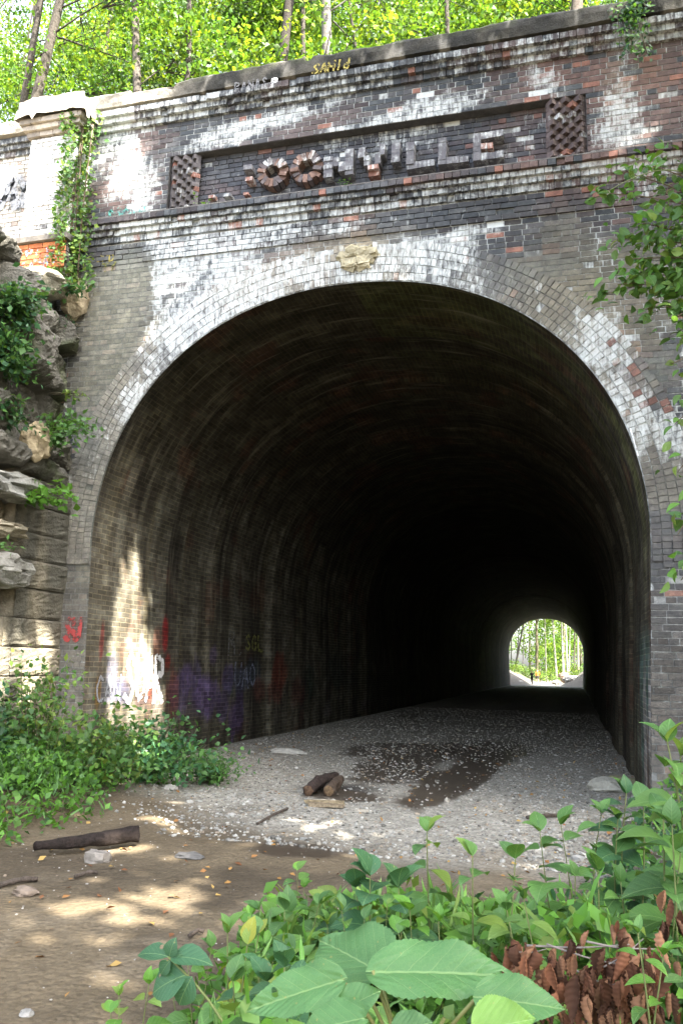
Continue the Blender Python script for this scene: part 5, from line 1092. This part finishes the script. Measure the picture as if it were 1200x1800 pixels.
# ================================================================== FOREST above and behind
def crown_leaves(lv, centres, radii, n, size, cols, per=26, tilt=1.2, dark=(.45, .95)):
    """sprays of leaves filling the crown's volume, with gaps between the sprays"""
    centres = np.asarray(centres, float); m = max(1, n//per); k = rs.randint(0, len(centres), m); d = rdir(m)*(rs.rand(m, 1)**.45)
    S = centres[k]+d*np.asarray(radii)[k]; ax1 = rdir(m); ax1[:, 2] *= .35; nrm = rdir(m, 2.0)
    P = np.repeat(S, per, 0)+np.repeat(ax1, per, 0)*rs.normal(0, 1, (m*per, 1))*size*2.6+rs.normal(0, 1, (m*per, 3))*size*[1.5, 1.5, .7]
    c = np.repeat(greens(m, .25, 0, cols), per, 0)*rs.uniform(.8, 1.2, (m*per, 1))*(dark[0]+dark[1]*np.repeat(rs.rand(m, 1), per, 0))
    lv.add(P, np.repeat(ax1, per, 0)*.6+rdir(m*per, -.25), np.repeat(nrm, per, 0)+rdir(m*per)*.7, size*rs.uniform(.7, 1.25, m*per), c, 'small', rs.uniform(.9, 1.4, m*per))
FOR = np.array([[.085,.175,.018],[.12,.215,.02],[.07,.155,.024],[.15,.225,.022],[.055,.13,.022]])
def forest_tree(label, p0, p1, y0, y1, wpx, bark, crown, nl, lsize=.11, cols=FOR, top=9.0, name='tree', group=None, bend=0.0):
    """trunk through two sighted points; crown = list of (dx, dy, dz from the upper point, radius)"""
    A, B_ = at(*p0, 'y', y0), at(*p1, 'y', y1)                  # A lower, B upper
    d = (B_-A)/max(abs(B_[2]-A[2]), .1); zb = float(hz(A[0], y0))
    foot = A+d*(zb-.2-A[2]) if abs(d[0])+abs(d[1]) < .8 else np.array([A[0], A[1], zb-.2]); tip = B_+d*top*.7+np.array([0, 0, top*.3])
    t = thing(name, label, 'tree', tuple(foot), group); r = wpx*np.linalg.norm(A)/1440/2
    m = MB(); P = resamp3([foot, A, (A+B_)/2+np.array([bend, 0, 0]), B_, tip], 26); q = np.linspace(0, 1, 26)
    m.tube(P, r*(1.12-.8*q)+.004, 9, np.repeat(np.asarray(bark)*(.7+.6*vn(q*30, q*0, 5))[:, None], 9, 0), True, .06)
    cs, rr = [], []
    for (dx, dy, dz, ra) in crown:
        c = B_+np.array([dx, dy, dz]); cs.append(c); rr.append(np.array([ra, ra, ra*.75])); j = np.argmin(np.abs(P[:, 2]-(c[2]-ra*.6)))
        m.tube(resamp3([P[j], (P[j]+c)/2+np.array([0, 0, .2]), c], 8), np.linspace(r*.2, .006, 8), 6, np.asarray(bark)*.8)
        for _ in range(5): e = c+rdir(1)[0]*ra*.85; m.tube(resamp3([(P[j]+c)/2, (c+e)/2, e], 5), np.linspace(r*.08+.005, .004, 5), 5, np.asarray(bark)*.7)
    m.build('trunk', M_BARK, t, True); lv = Leaves(); crown_leaves(lv, cs, rr, int(nl*1.5), lsize, cols); lv.build('crown', M_FOREST, t)
    return t
BK, BG, BL = [.04,.034,.028], [.068,.06,.05], [.15,.142,.13]
def cr(n, s, r, zlo=-2.5, zhi=3.5): return [(rs.uniform(-s, s), rs.uniform(-.3, s+1.8), rs.uniform(zlo, zhi), r*rs.uniform(.8, 1.2)) for _ in range(n)]
forest_tree('leaning brown tree, left one of the leaning pair above the wing wall', (40,190), (72,0), 13.6, 13.4, 11, BG, cr(7, 3.0, 1.5), 3600)
forest_tree('leaning grey-brown tree, right one of the leaning pair above the wing wall', (57,200), (105,8), 13.2, 13.0, 15, [.085,.075,.062], cr(7, 3.0, 1.5), 3600)
forest_tree('upright tree with a sunlit pale foot above the left end of the coping', (242,175), (237,0), 13.0, 13.2, 13, [.10,.088,.075], cr(8, 3.0, 1.5), 4200)
forest_tree('slim dark crooked tree right of the tree with the pale foot', (326,152), (330,40), 13.5, 13.5, 9, [.06,.052,.045], cr(6, 2.8, 1.4), 3000, bend=.12)
forest_tree('leaning dark brown tree left of the pale grey trunk', (495,125), (509,0), 13.0, 13.2, 16, BK, cr(8, 3.0, 1.5), 4000)
forest_tree('thin sapling between the leaning brown tree and the pale grey trunk', (533,110), (532,0), 14.5, 14.5, 7, BG, cr(5, 2.4, 1.3), 2400)
forest_tree('straight pale grey tree above the yellow letters on the coping', (576,104), (572,0), 12.8, 12.8, 16, BL, cr(8, 3.0, 1.5), 4200)
forest_tree('very thin dark sapling right of the pale grey trunk', (624,75), (612,0), 15.0, 15.2, 4, BK, cr(5, 2.4, 1.3), 2200)
forest_tree('slim grey tree above the middle of the right half of the coping', (786,62), (784,0), 14.0, 14.0, 7, BG, cr(6, 2.6, 1.4), 3200)
forest_tree('thick tree trunk above the right lattice panel', (1012,30), (1014,0), 14.0, 14.2, 19, [.075,.062,.05], cr(7, 2.6, 1.4), 3600)
forest_tree('brown tree half hidden left of the thick trunk at the right', (998,35), (996,0), 16.0, 16.0, 10, BG, cr(6, 2.6, 1.4), 3000)
forest_tree('thin dark tree above the overhanging vine at the far right', (1150,10), (1152,-40), 14.5, 14.5, 6, BK, cr(6, 2.6, 1.4), 3000)
# the wood behind: each tree with a trunk of its own
bx = [(-22,22),(-17,20),(-13,19),(-9.5,21),(-6.5,18.5),(-3.5,20),(-.5,18.5),(2.5,20),(6,22),(-25,28),(-19,27),(-13.5,29),(-8,27),(-3,29),(3,27),(9,29),(-10.5,24),(-1.5,24),(-16,24),(-5.5,23.5)]
for i, (x, y) in enumerate(bx):
    zc = .93*y+(.10*x if x < 0 else 0)*.0; b = hz(x, y); B_ = np.array([x+rs.uniform(-.4,.4), y, zc+2]); t = thing('tree', 'background tree of the bright wood behind the coping', 'tree', (x, y, float(b)-.2), 'trees of the wood behind the portal')
    m = MB(); P = resamp3([(x, y, float(b)-.2), (x+rs.uniform(-.3,.3), y, (b+zc)/2), B_, B_+np.array([rs.uniform(-.5,.5), 0, 6])], 16); m.tube(P, np.linspace(.14, .02, 16)*rs.uniform(.6, 1.2), 8, np.asarray(BK if i % 3 else BG), True, .05); cs = [np.array([x+rs.uniform(-2.4,2.4), y+rs.uniform(-1.5,2), zc+rs.uniform(-2.6,2.8)]) for _ in range(9)]
    for c in cs: m.tube(resamp3([P[rs.randint(6, 13)], c], 5), np.linspace(.04, .01, 5), 5, np.asarray(BK))
    m.build('trunk', M_BARK, t, True); lv = Leaves(); crown_leaves(lv, cs, [np.array([1.7,1.7,1.3])]*9, 9500, .115, FOR*(1.0 if i % 2 else 1.15)); lv.build('crown', M_FOREST, t)
# low growth along the coping
lv = Leaves(); n = 3600; x = rs.uniform(-13, 2.2, n); y = rs.uniform(10.7, 12.2, n); z = hz(x, y)+rs.rand(n)*(.5+1.1*vn(x*1.3, y, 9))
lv.add(np.stack([x, y, z], 1), rdir(n), rdir(n, 1.5), rs.uniform(.07, .15, n), greens(n, .3, 0, FOR), 'small', 1.2); tag(lv.build('undergrowth', M_FOREST), 'leafy undergrowth on the bank just behind the coping', None, None, 'stuff')
# ================================================================== beyond the far mouth
FARC = np.array([[.085,.165,.022],[.11,.19,.022],[.135,.205,.025],[.065,.135,.026]])
fp = lambda cx, cy: (850+cx/5.714, 1060+cy/5.714)
def far_tree(label, p0, p1, y, wpx, bark, nl):
    A, B_ = at(*fp(*p0), 'y', y), at(*fp(*p1), 'y', y); d = (B_-A)/max(B_[2]-A[2], .1); foot = A.copy(); foot[2] = float(gh(A[0], y))-.1; top = A+d*16
    t = thing('tree', label, 'tree', tuple(foot)); m = MB(); P = resamp3([foot, A, B_, top], 16); m.tube(P, wpx*y/1440/2*np.linspace(1.1, .4, 16), 7, np.asarray(bark), True, .05); cs = [P[-1]+np.array([rs.uniform(-5,6), rs.uniform(-12,3), rs.uniform(-7,2)]) for _ in range(7)]
    for c in cs: m.tube(resamp3([P[rs.randint(7, 15)], c], 4), np.linspace(.06, .015, 4), 5, np.asarray(bark))
    m.build('trunk', M_BARK, t, True); lv = Leaves(); crown_leaves(lv, cs, [np.array([3.2,3.2,1.8])]*7, nl*3, .36, FARC, 20); lv.build('crown', M_FOREST, t)
for a in (('dark leaning tree at the left of the far tunnel mouth, the thicker one',(305,690),(385,270),108,3.4,[.05,.045,.035],700),('thin dark tree left of the thicker leaning one beyond the far mouth',(322,640),(350,300),112,1.8,[.05,.045,.035],700),('thin straight dark tree right of the leaning ones beyond the far mouth',(385,760),(400,260),110,1.3,[.08,.07,.05],700),
    ('slender pale tree in the middle of the far tunnel mouth',(625,745),(612,190),116,2.2,[.30,.28,.23],800),('pale slightly leaning tree right of the middle of the far mouth',(730,740),(690,200),112,3.2,[.34,.32,.27],800),('straight white-barked tree beyond the far mouth, first of the right group',(795,690),(780,220),114,3.4,[.34,.32,.28],700),
    ('white-barked tree of the right group, second one, beyond the far mouth',(838,700),(820,250),118,3.2,[.34,.32,.28],700),('thin pale tree of the right group, third one, beyond the far mouth',(855,650),(862,270),112,1.6,[.44,.41,.36],600),('dark upright tree at the right of the far mouth',(905,640),(908,330),110,2.6,[.07,.06,.045],700),
    ('brown tree at the right edge of the far mouth',(945,600),(942,360),120,3.0,[.30,.27,.22],700),('dark bushy trunk behind the walkers at the far mouth',(530,700),(528,420),122,5.0,[.09,.08,.05],800),('dark trunk in the shade at the left edge of the far mouth',(270,660),(275,400),118,1.8,[.06,.06,.04],600)): far_tree(*a)
for i in range(20):
    x, y = rs.uniform(-22, 8), rs.uniform(126, 158); t = thing('tree', 'tree of the sunny wood beyond the far tunnel mouth', 'tree', (x, y, float(gh(x, y))-.1), 'trees of the wood beyond the tunnel'); m = MB(); b = float(gh(x, y)); m.tube(resamp3([(x,y,b-.1),(x+rs.uniform(-.5,.5),y,b+8),(x+rs.uniform(-1,1),y,b+16)], 8), np.linspace(.22,.05,8), 7, np.asarray([.2,.17,.13])); m.build('trunk', M_BARK, t, True)
    lv = Leaves(); crown_leaves(lv, [np.array([x+rs.uniform(-3,3), y+rs.uniform(-2,2), b+rs.uniform(.8,15)]) for _ in range(12)], [np.array([2.6,2.6,1.9])]*12, 3000, .36, FARC*1.1, 20); lv.build('crown', M_FOREST, t)
for (px, py, y, r, lb) in ((300,650,100,1.0,'sunny bush on the left bank beyond the far mouth'),(560,690,112,1.3,'green bush behind the walkers at the far mouth'),(700,690,108,1.1,'sunny bush right of the path beyond the far mouth'),(930,640,100,1.1,'shaded bush on the right bank beyond the far mouth'),(430,700,110,1.2,'yellow-green bush left of the path beyond the far mouth')):
    P = at(*fp(px, py), 'y', y); g = float(gh(P[0], y)); t = thing('bush', lb, 'bush', (P[0], y, g)); lv = Leaves(); crown_leaves(lv, [np.array([P[0], y, g+r*.6])], [np.array([r*1.2, r, r*.9])], 700, .16, FARC, 16); lv.build('foliage', M_FOREST, t)
    m = MB()
    for _ in range(6): m.tube(resamp3([(P[0], y, g-.05), np.array([P[0], y, g+r*.7])+rdir(1)[0]*r*.5], 4), .012, 5, [.1,.08,.05])
    m.build('stem', M_STEM, t, True)
for k, (px, py, y, r, col, lb) in enumerate(((800,745,96,(.55,.5,.55),[.17,.13,.10],'brown rock on the right bank beyond the far mouth'),(880,770,93,(.9,.7,.4),[.36,.35,.33],'pale broken rock slab on the right bank at the far mouth'),(275,760,93,(.6,.5,.3),[.50,.48,.45],'sunlit pale rock on the left bank at the far mouth'),(730,800,94,(.5,.4,.25),[.32,.31,.29],'grey rock at the foot of the right bank at the far mouth'),(330,800,91,(.7,.5,.25),[.34,.33,.31],'grey rock at the foot of the left bank at the far mouth'))):
    P = at(*fp(px, py), 'y', y); tag(lump('rock', (P[0], y, P[2]), r, M_ROCK, None, col, 40+k, 3, .5), lb, 'rock')
# ================================================================== walkers at the far mouth
def person(label, foot, ang, top_c, leg_c, skin, hair_c, joints, h=1.7, over=None):
    """one skinned body; joints: left/right hand goals in body space (x right, y forward, z up, fractions of the height)"""
    t = thing('person', label, 'person', tuple(foot)); 
    J = {'pel': (0,0,.53), 'waist': (0,.0,.61), 'chest': (0,.012,.74), 'neck': (0,.0,.835), 'head0': (0,.012,.875), 'head1': (0,.018,.945), 'lh': (-.05,0,.51), 'rh': (.05,0,.51), 'lk': (-.058,.035,.285), 'rk': (.058,-.02,.285), 'la': (-.06,.06,.045), 'ra': (.06,-.09,.05), 'lt': (-.065,.135,.018), 'rt': (.065,-.015,.016), 'ls': (-.105,0,.80), 'rsx': (.105,0,.80)}
    J.update(joints); R = {'pel': .085, 'waist': .072, 'chest': .085, 'neck': .034, 'head0': .046, 'head1': .05, 'lh': .055, 'rh': .055, 'lk': .036, 'rk': .036, 'la': .024, 'ra': .024, 'lt': .02, 'rt': .02, 'ls': .035, 'rsx': .035, 'le': .026, 're': .026, 'lw': .018, 'rw': .018}
    E_ = [('pel','waist'),('waist','chest'),('chest','neck'),('neck','head0'),('head0','head1'),('pel','lh'),('lh','lk'),('lk','la'),('la','lt'),('pel','rh'),('rh','rk'),('rk','ra'),('ra','rt'),('chest','ls'),('ls','le'),('le','lw'),('chest','rsx'),('rsx','re'),('re','rw')]
    names = list(J); V = [np.array(J[k], float) for k in names]; E2 = [(names.index(a), names.index(b)) for a, b in E_]; RR = [R[k] for k in names]
    for s, w, e in (('l','lw','le'),('r','rw','re')):
        W_ = np.array(J[w]); d = W_-np.array(J[e]); d /= np.linalg.norm(d); sd = np.cross(d, [0,0,1.0]); sd = sd/np.linalg.norm(sd) if np.linalg.norm(sd) > .1 else np.array([1.0,0,0])
        pal = W_+d*.032; V.append(pal); RR.append(.019); E2.append((names.index(w), len(V)-1)); pi = len(V)-1
        for f, (o, L) in enumerate(((-.016,.036),(-.005,.044),(.006,.042),(.016,.034))):
            V.append(pal+d*.02+sd*o); RR.append(.0062); E2.append((pi, len(V)-1)); V.append(pal+d*(.02+L*.6)+sd*o*1.1+np.array([0,0,-.006])); RR.append(.0056); E2.append((len(V)-2, len(V)-1)); V.append(pal+d*(.02+L*.9)+sd*o*1.1+np.array([0,0,-.018])); RR.append(.005); E2.append((len(V)-2, len(V)-1))
        V.append(pal-sd*.024+d*.004); RR.append(.0072); E2.append((pi, len(V)-1)); V.append(pal-sd*.034+d*.022); RR.append(.006); E2.append((len(V)-2, len(V)-1))
    ca, sa = math.cos(ang), math.sin(ang); V = [np.array([v[0]*ca-v[1]*sa, v[0]*sa+v[1]*ca, v[2]])*h for v in V]
    me = bpy.data.meshes.new('body'); me.from_pydata([tuple(v) for v in V], E2, []); o = bpy.data.objects.new('body_tmp', me); C.objects.link(o); mo = o.modifiers.new('Skin', 'SKIN'); sk = me.skin_vertices[0].data
    for i, r in enumerate(RR): sk[i].radius = (r*h, r*h*(.72 if i in (0,1,2) else 1)); sk[i].use_root = (i == 0)
    ms = o.modifiers.new('Sub', 'SUBSURF'); ms.levels = 2; ms.render_levels = 2
    dg = bpy.context.evaluated_depsgraph_get(); em = bpy.data.meshes.new_from_object(o.evaluated_get(dg)); bpy.data.objects.remove(o)
    n = len(em.vertices); co = np.zeros(n*3); em.vertices.foreach_get('co', co); co = co.reshape(-1, 3); z = co[:, 2]/h
    c = np.tile(np.asarray(skin, float), (n, 1)); armr = np.hypot(co[:, 0], co[:, 1])/h
    c[(z < .56)] = leg_c; c[(z >= .56) & (z < .84)] = top_c
    for w in ('lw', 'rw'):
        W_ = np.array(J[w]); W_ = np.array([W_[0]*ca-W_[1]*sa, W_[0]*sa+W_[1]*ca, W_[2]])*h; c[np.linalg.norm(co-W_, axis=1) < .085*h] = skin
    if over: c[z < over] = skin
    c[z < .035] = [.03,.03,.03]
    a = em.color_attributes.new('Col', 'FLOAT_COLOR', 'POINT'); a.data.foreach_set('color', np.hstack([c, np.zeros((n, 1))]).astype(np.float32).ravel())
    b = bpy.data.objects.new('body', em); C.objects.link(b); em.materials.append(M_SKIN); b.parent = t
    for p in em.polygons: p.use_smooth = True
    hd = np.array(J['head1'])-np.array([0,0,.02]); rot = lambda v: np.array([v[0]*ca-v[1]*sa, v[0]*sa+v[1]*ca, v[2]])*h
    m = MB(); sph = [(i, j) for i in range(7) for j in range(12)]
    P = np.array([rot(hd+np.array([math.sin(i*.3)*math.cos(j*.5236)*.056, math.sin(i*.3)*math.sin(j*.5236)*.062-.012, math.cos(i*.3)*.062+.004])) for i, j in sph]); m.add(P, [(i*12+j, i*12+(j+1) % 12, (i+1)*12+(j+1) % 12, (i+1)*12+j) for i in range(6) for j in range(12)], hair_c); m.build('hair', M_SKIN, t, True)
    for k_, (nm, parts) in enumerate((('eye', [((-.018,.055,-.005),(.011,.008,.006),(.02,.02,.02))]), ('eye', [((.018,.055,-.005),(.011,.008,.006),(.02,.02,.02))]), ('nose', [((0,.062,-.022),(.012,.018,.024),skin)]), ('mouth', [((0,.052,-.045),(.024,.008,.006),(.25,.08,.07))]), ('ear', [((-.054,0,-.012),(.01,.02,.032),skin)]), ('ear', [((.054,0,-.012),(.01,.02,.032),skin)]))):
        f = MB()
        for p_, s_, c_ in parts: f.box(rot(hd+np.array(p_)), np.array(s_)*h, None, np.asarray(c_, float))
        f.build(nm, M_SKIN, t)
    return t
def foot_at(px, py, y): P = at(px, py, 'y', y); return np.array([P[0], y, float(gh(P[0], y))])
person('dark silhouetted walker with one arm raised to the head at the far tunnel mouth', foot_at(*fp(482,830), 92), 2.7, [.02,.02,.022], [.02,.02,.025], [.22,.14,.10], [.015,.012,.01], {'le': (-.15,.05,.70), 'lw': (-.075,.11,.84), 're': (.15,.03,.66), 'rw': (.13,.12,.58)}, 1.55)
person('walker in an orange shirt and dark shorts beyond the far tunnel mouth', foot_at(*fp(538,812), 101), .2, [.75,.17,.03], [.03,.03,.035], [.40,.27,.20], [.05,.035,.02], {'le': (-.14,-.03,.66), 'lw': (-.13,.06,.55), 're': (.14,-.02,.66), 'rw': (.13,.07,.55)}, 1.7, .33)
# ================================================================== unseen trees added on the right bank; crown gaps shaped to cast chosen sun flecks
LIT = []   # (surface, centre, radii, angle) of the sun flecks
def lit(surf, px, py, rx, ry, ang=0.0, axis=None, val=None):
    P = at(px, py, axis, val); D = np.linalg.norm(P); LIT.append((surf, P, rx*D/1440, ry*D/1440, ang))
F_ = dict(axis='y', val=FY)
for a in ((228,300,46,85,-.35),(188,235,36,55,0),(258,245,38,36,0),(170,300,22,80,0),(298,185,50,13,-.5),(205,205,62,20,.15),(182,590,13,95,-.1),(300,545,26,52,.6),(398,458,46,13,.2),(590,440,60,9,.12),(620,480,50,8,.1),(215,420,36,12,.2),(480,230,50,9,.15),(330,478,74,30,.3),(262,610,24,64,.5),(705,440,64,15,.1),(240,400,60,14,.2),(300,250,30,40,-.4),(435,345,22,14,.5),(502,340,14,22,-.6),(962,160,12,34,-.3),(775,210,40,10,.12),(245,560,10,34,-.4),(335,470,30,14,.1),(170,500,10,40,0),(730,455,40,20,0),(985,520,12,20,0)): lit('front', *a[:4], a[4], **F_)
W_ = dict(axis='y', val=9.9)
for a in ((92,350,42,80,0),(140,250,34,60,0),(30,410,60,38,.1),(125,200,36,30,-.5),(20,300,16,14,0),(20,262,40,6,.1),(10,475,22,22,0),(55,275,14,9,0)): lit('front', *a[:4], a[4], **W_)
S_ = dict(axis='x', val=-6.8)
for a in ((48,1175,52,85,0),(85,1205,36,30,0),(72,735,12,30,0),(95,960,9,20,0),(45,895,22,8,0),(80,1100,22,26,0)): lit('side', *a[:4], a[4], **S_)
L_ = dict(axis='x', val=-6.46)
for a in ((285,1040,75,260,0),(272,1190,95,110,0),(212,1000,13,170,0)): lit('left', *a[:4], a[4], **L_)
G_ = dict(axis='z', val=GZ)
for px, py, rx, ry in ((200,1503,72,13),(300,1572,100,22),(125,1600,90,26),(250,1645,90,22),(165,1693,75,17),(405,1498,34,10),(575,1476,50,9),(600,1455,40,6),(280,1447,60,9),(570,1412,36,7),(470,1640,26,12),(340,1640,50,16),(120,1440,50,8),(230,1385,36,8),(430,1425,50,5),(700,1470,40,5),(60,1660,40,10)): lit('ground', px, py, rx, ry, 0, **G_)
def lit_amount(surf, P):
    o = np.zeros(len(P)); wob = (fbm(P.sum(1)*1.7, (P[:, 0]-P[:, 2]+P[:, 1])*1.7, 91)-.5)*(.5 if surf == 'ground' else .8)
    if surf == 'left':
        n_ = (fbm(P[:, 1]*2.5, P[:, 2]*1.1, 92)-.5)
        o = sst(0, .12, P[:, 1]+n_*.22-(10.30+.36*np.clip(P[:, 2]/2.4, 0, 1)**1.6)-.12)*(P[:, 1] < 13.2)*sst(3.3, 3.0, P[:, 2]); o = np.maximum(o, sst(.10, .05, np.abs(P[:, 1]-10.62+.06*P[:, 2]))*.7)
        return o
    for (s, c, rx, ry, an) in LIT:
        if s != surf: continue
        if s == 'front': u, v = P[:, 0]-c[0], P[:, 2]-c[2]
        elif s in ('side', 'left'): u, v = (P[:, 1]-c[1]), P[:, 2]-c[2]; rx_ = rx*1.7
        else: u, v = P[:, 0]-c[0], P[:, 1]-c[1]
        a_, b_ = rx, ry
        if s in ('side', 'left'): a_ = rx*1.9
        if s == 'ground': b_ = ry*np.linalg.norm(c)/abs(c[2])*.95
        ca, sa = math.cos(an), math.sin(an); uu, vv = u*ca+v*sa, -u*sa+v*ca
        d = np.sqrt((uu/a_)**2+(vv/b_)**2)+wob; o = np.maximum(o, sst(1.12, .85, d))
    return o
def first_hit(L):
    """where the sunbeam through L lands: 0 none, with surface name and point"""
    L = np.asarray(L); n = len(L); surf = np.full(n, 'none', object); Pt = np.zeros((n, 3)); best = np.full(n, 1e9)
    def put(mask, t, name):
        nonlocal best
        m = mask & (t > 0) & (t < best); surf[m] = name; Pt[m] = (L+SUN*t[:, None])[m]; best = np.where(m, t, best)
    t = (GZ-L[:, 2])/SUN[2]; Q = L+SUN*t[:, None]; put(Q[:, 1] < 10.0, t, 'ground'); put((Q[:, 1] >= 10) & (Q[:, 1] < 20), t, 'ground')
    t = (FY-L[:, 1])/SUN[1]; Q = L+SUN*t[:, None]; put((~inside_open(Q[:, 0], Q[:, 2])) & (Q[:, 2] < 8.6) & (Q[:, 2] > GZ) & (Q[:, 0] < 2.5), t, 'front')
    t = (-6.8-L[:, 0])/SUN[0]; Q = L+SUN*t[:, None]; put((Q[:, 1] < 10) & (Q[:, 2] < 5.3), t, 'side')
    t = (-6.46-L[:, 0])/SUN[0]; Q = L+SUN*t[:, None]; put((Q[:, 1] > 10) & (Q[:, 1] < 14) & (Q[:, 2] < 4.5), t, 'left')
    return surf, Pt
def sample_targets():
    T = []
    n = 6500; T.append(np.stack([rs.uniform(-11.5, 2.2, n), np.full(n, FY), rs.uniform(-1.6, 8.6, n)], 1))
    n = 13000; T.append(np.stack([rs.uniform(-7.2, 2.6, n), rs.uniform(.3, 13, n), np.full(n, GZ)], 1))
    n = 3000; T.append(np.stack([np.full(n, -6.8), rs.uniform(5, 10, n), rs.uniform(-1.6, 5.3, n)], 1))
    n = 2200; T.append(np.stack([np.full(n, -6.46), rs.uniform(10, 12.6, n), rs.uniform(-1.6, 3.5, n)], 1))
    return np.concatenate(T)
TG = sample_targets(); tt = rs.uniform(10.5, 17.0, len(TG)); tt = 10.5+6.5*(.6*fbm(TG[:, 0]*.4+TG[:, 1]*.4, TG[:, 2]*.4-TG[:, 1]*.3, 5)+.4*rs.rand(len(TG)))
LP = TG-SUN*tt[:, None]
fx, fy = frame_xy(LP); LP = LP[((fx < -60) | (fx > 1290) | (fy < -120) | (fy > 1900)) & (LP[:, 2] > 2.2) & (LP[:, 0] > .6)]
hs, hp = first_hit(LP); drop = np.zeros(len(LP))
for s in ('front', 'side', 'left', 'ground'): k = hs == s; drop[k] = lit_amount(s, hp[k])
drop[hs == 'none'] = .85
LP = LP[rs.rand(len(LP)) > drop]
TR = [np.array([4.6,-1.5]), np.array([7.2,3.2]), np.array([9.5,-4.0]), np.array([3.4,-6.0]), np.array([11.0,1.0])]
own = np.argmin([np.hypot(LP[:, 0]-t[0], LP[:, 1]-t[1]) for t in TR], 0)
for i, t2 in enumerate(TR):
    Q = LP[own == i]
    if len(Q) < 20: continue
    g = float(gh(t2[0], t2[1])); t = thing('tree', 'unseen shade tree on the right bank, its crown shaped to cast the sun flecks', 'tree', (t2[0], t2[1], g-.1), 'unseen shade trees with crowns shaped for the sun flecks'); m = MB(); zt = np.percentile(Q[:, 2], 85)
    P = resamp3([(t2[0], t2[1], g-.1), (t2[0]+.2, t2[1], (g+zt)/2), (t2[0]-.1, t2[1]+.2, zt)], 14); m.tube(P, np.linspace(.24, .06, 14), 10, np.asarray(BG), True, .05)
    m.build('trunk', M_BARK, t, True); lv = Leaves(); n = len(Q); lv.add(Q-rdir(n)*.10, rdir(n, -.3), -SUN*1.2+rdir(n)*.7, rs.uniform(.26, .40, n), greens(n, .3), 'small', 1.5); lv.build('crown', M_LEAF, t)
# ================================================================== light and camera
w = bpy.data.worlds.new('World'); bpy.context.scene.world = w; w.use_nodes = True; nt = w.node_tree; nt.nodes.clear()
sky = nt.nodes.new('ShaderNodeTexSky'); sky.sky_type = 'NISHITA'; sky.sun_disc = False; el = math.asin(-SUN[2]); azi = math.atan2(-SUN[0], -SUN[1]); sky.sun_elevation = el; sky.sun_rotation = azi; sky.air_density = 1.0; sky.dust_density = 4.0; sky.ozone_density = 1.0
bg = nt.nodes.new('ShaderNodeBackground'); bg.inputs['Strength'].default_value = .15; wo = nt.nodes.new('ShaderNodeOutputWorld'); hs_ = nt.nodes.new('ShaderNodeHueSaturation'); hs_.inputs['Saturation'].default_value = .55; nt.links.new(sky.outputs[0], hs_.inputs['Color']); nt.links.new(hs_.outputs[0], bg.inputs[0]); nt.links.new(bg.outputs[0], wo.inputs[0])
sl = bpy.data.lights.new('Sun', 'SUN'); sl.energy = 4.6; sl.angle = math.radians(.55); sl.color = (1.0, .93, .82); so = bpy.data.objects.new('Sun', sl); C.objects.link(so); so.location = (20, -15, 30); so.rotation_euler = Vector(SUN).to_track_quat('-Z', 'Y').to_euler()
cd = bpy.data.cameras.new('Camera'); co = bpy.data.objects.new('Camera', cd); C.objects.link(co); cd.sensor_fit = 'VERTICAL'; cd.sensor_height = 36.0; cd.lens = 36.0*F_PX/1800; cd.clip_start = .05; cd.clip_end = 2000
co.matrix_world = Matrix(((RT[0], UP[0], -FW[0], 0), (RT[1], UP[1], -FW[1], 0), (RT[2], UP[2], -FW[2], 0), (0, 0, 0, 1)))
sc_ = bpy.context.scene; sc_.camera = co; sc_.view_settings.view_transform = 'Standard'; sc_.view_settings.look = 'None'; sc_.view_settings.exposure = 3.15; sc_.view_settings.gamma = 1.0
sc_.cycles.max_bounces = 8; sc_.cycles.diffuse_bounces = 5; sc_.cycles.transparent_max_bounces = 12; sc_.cycles.use_denoising = True
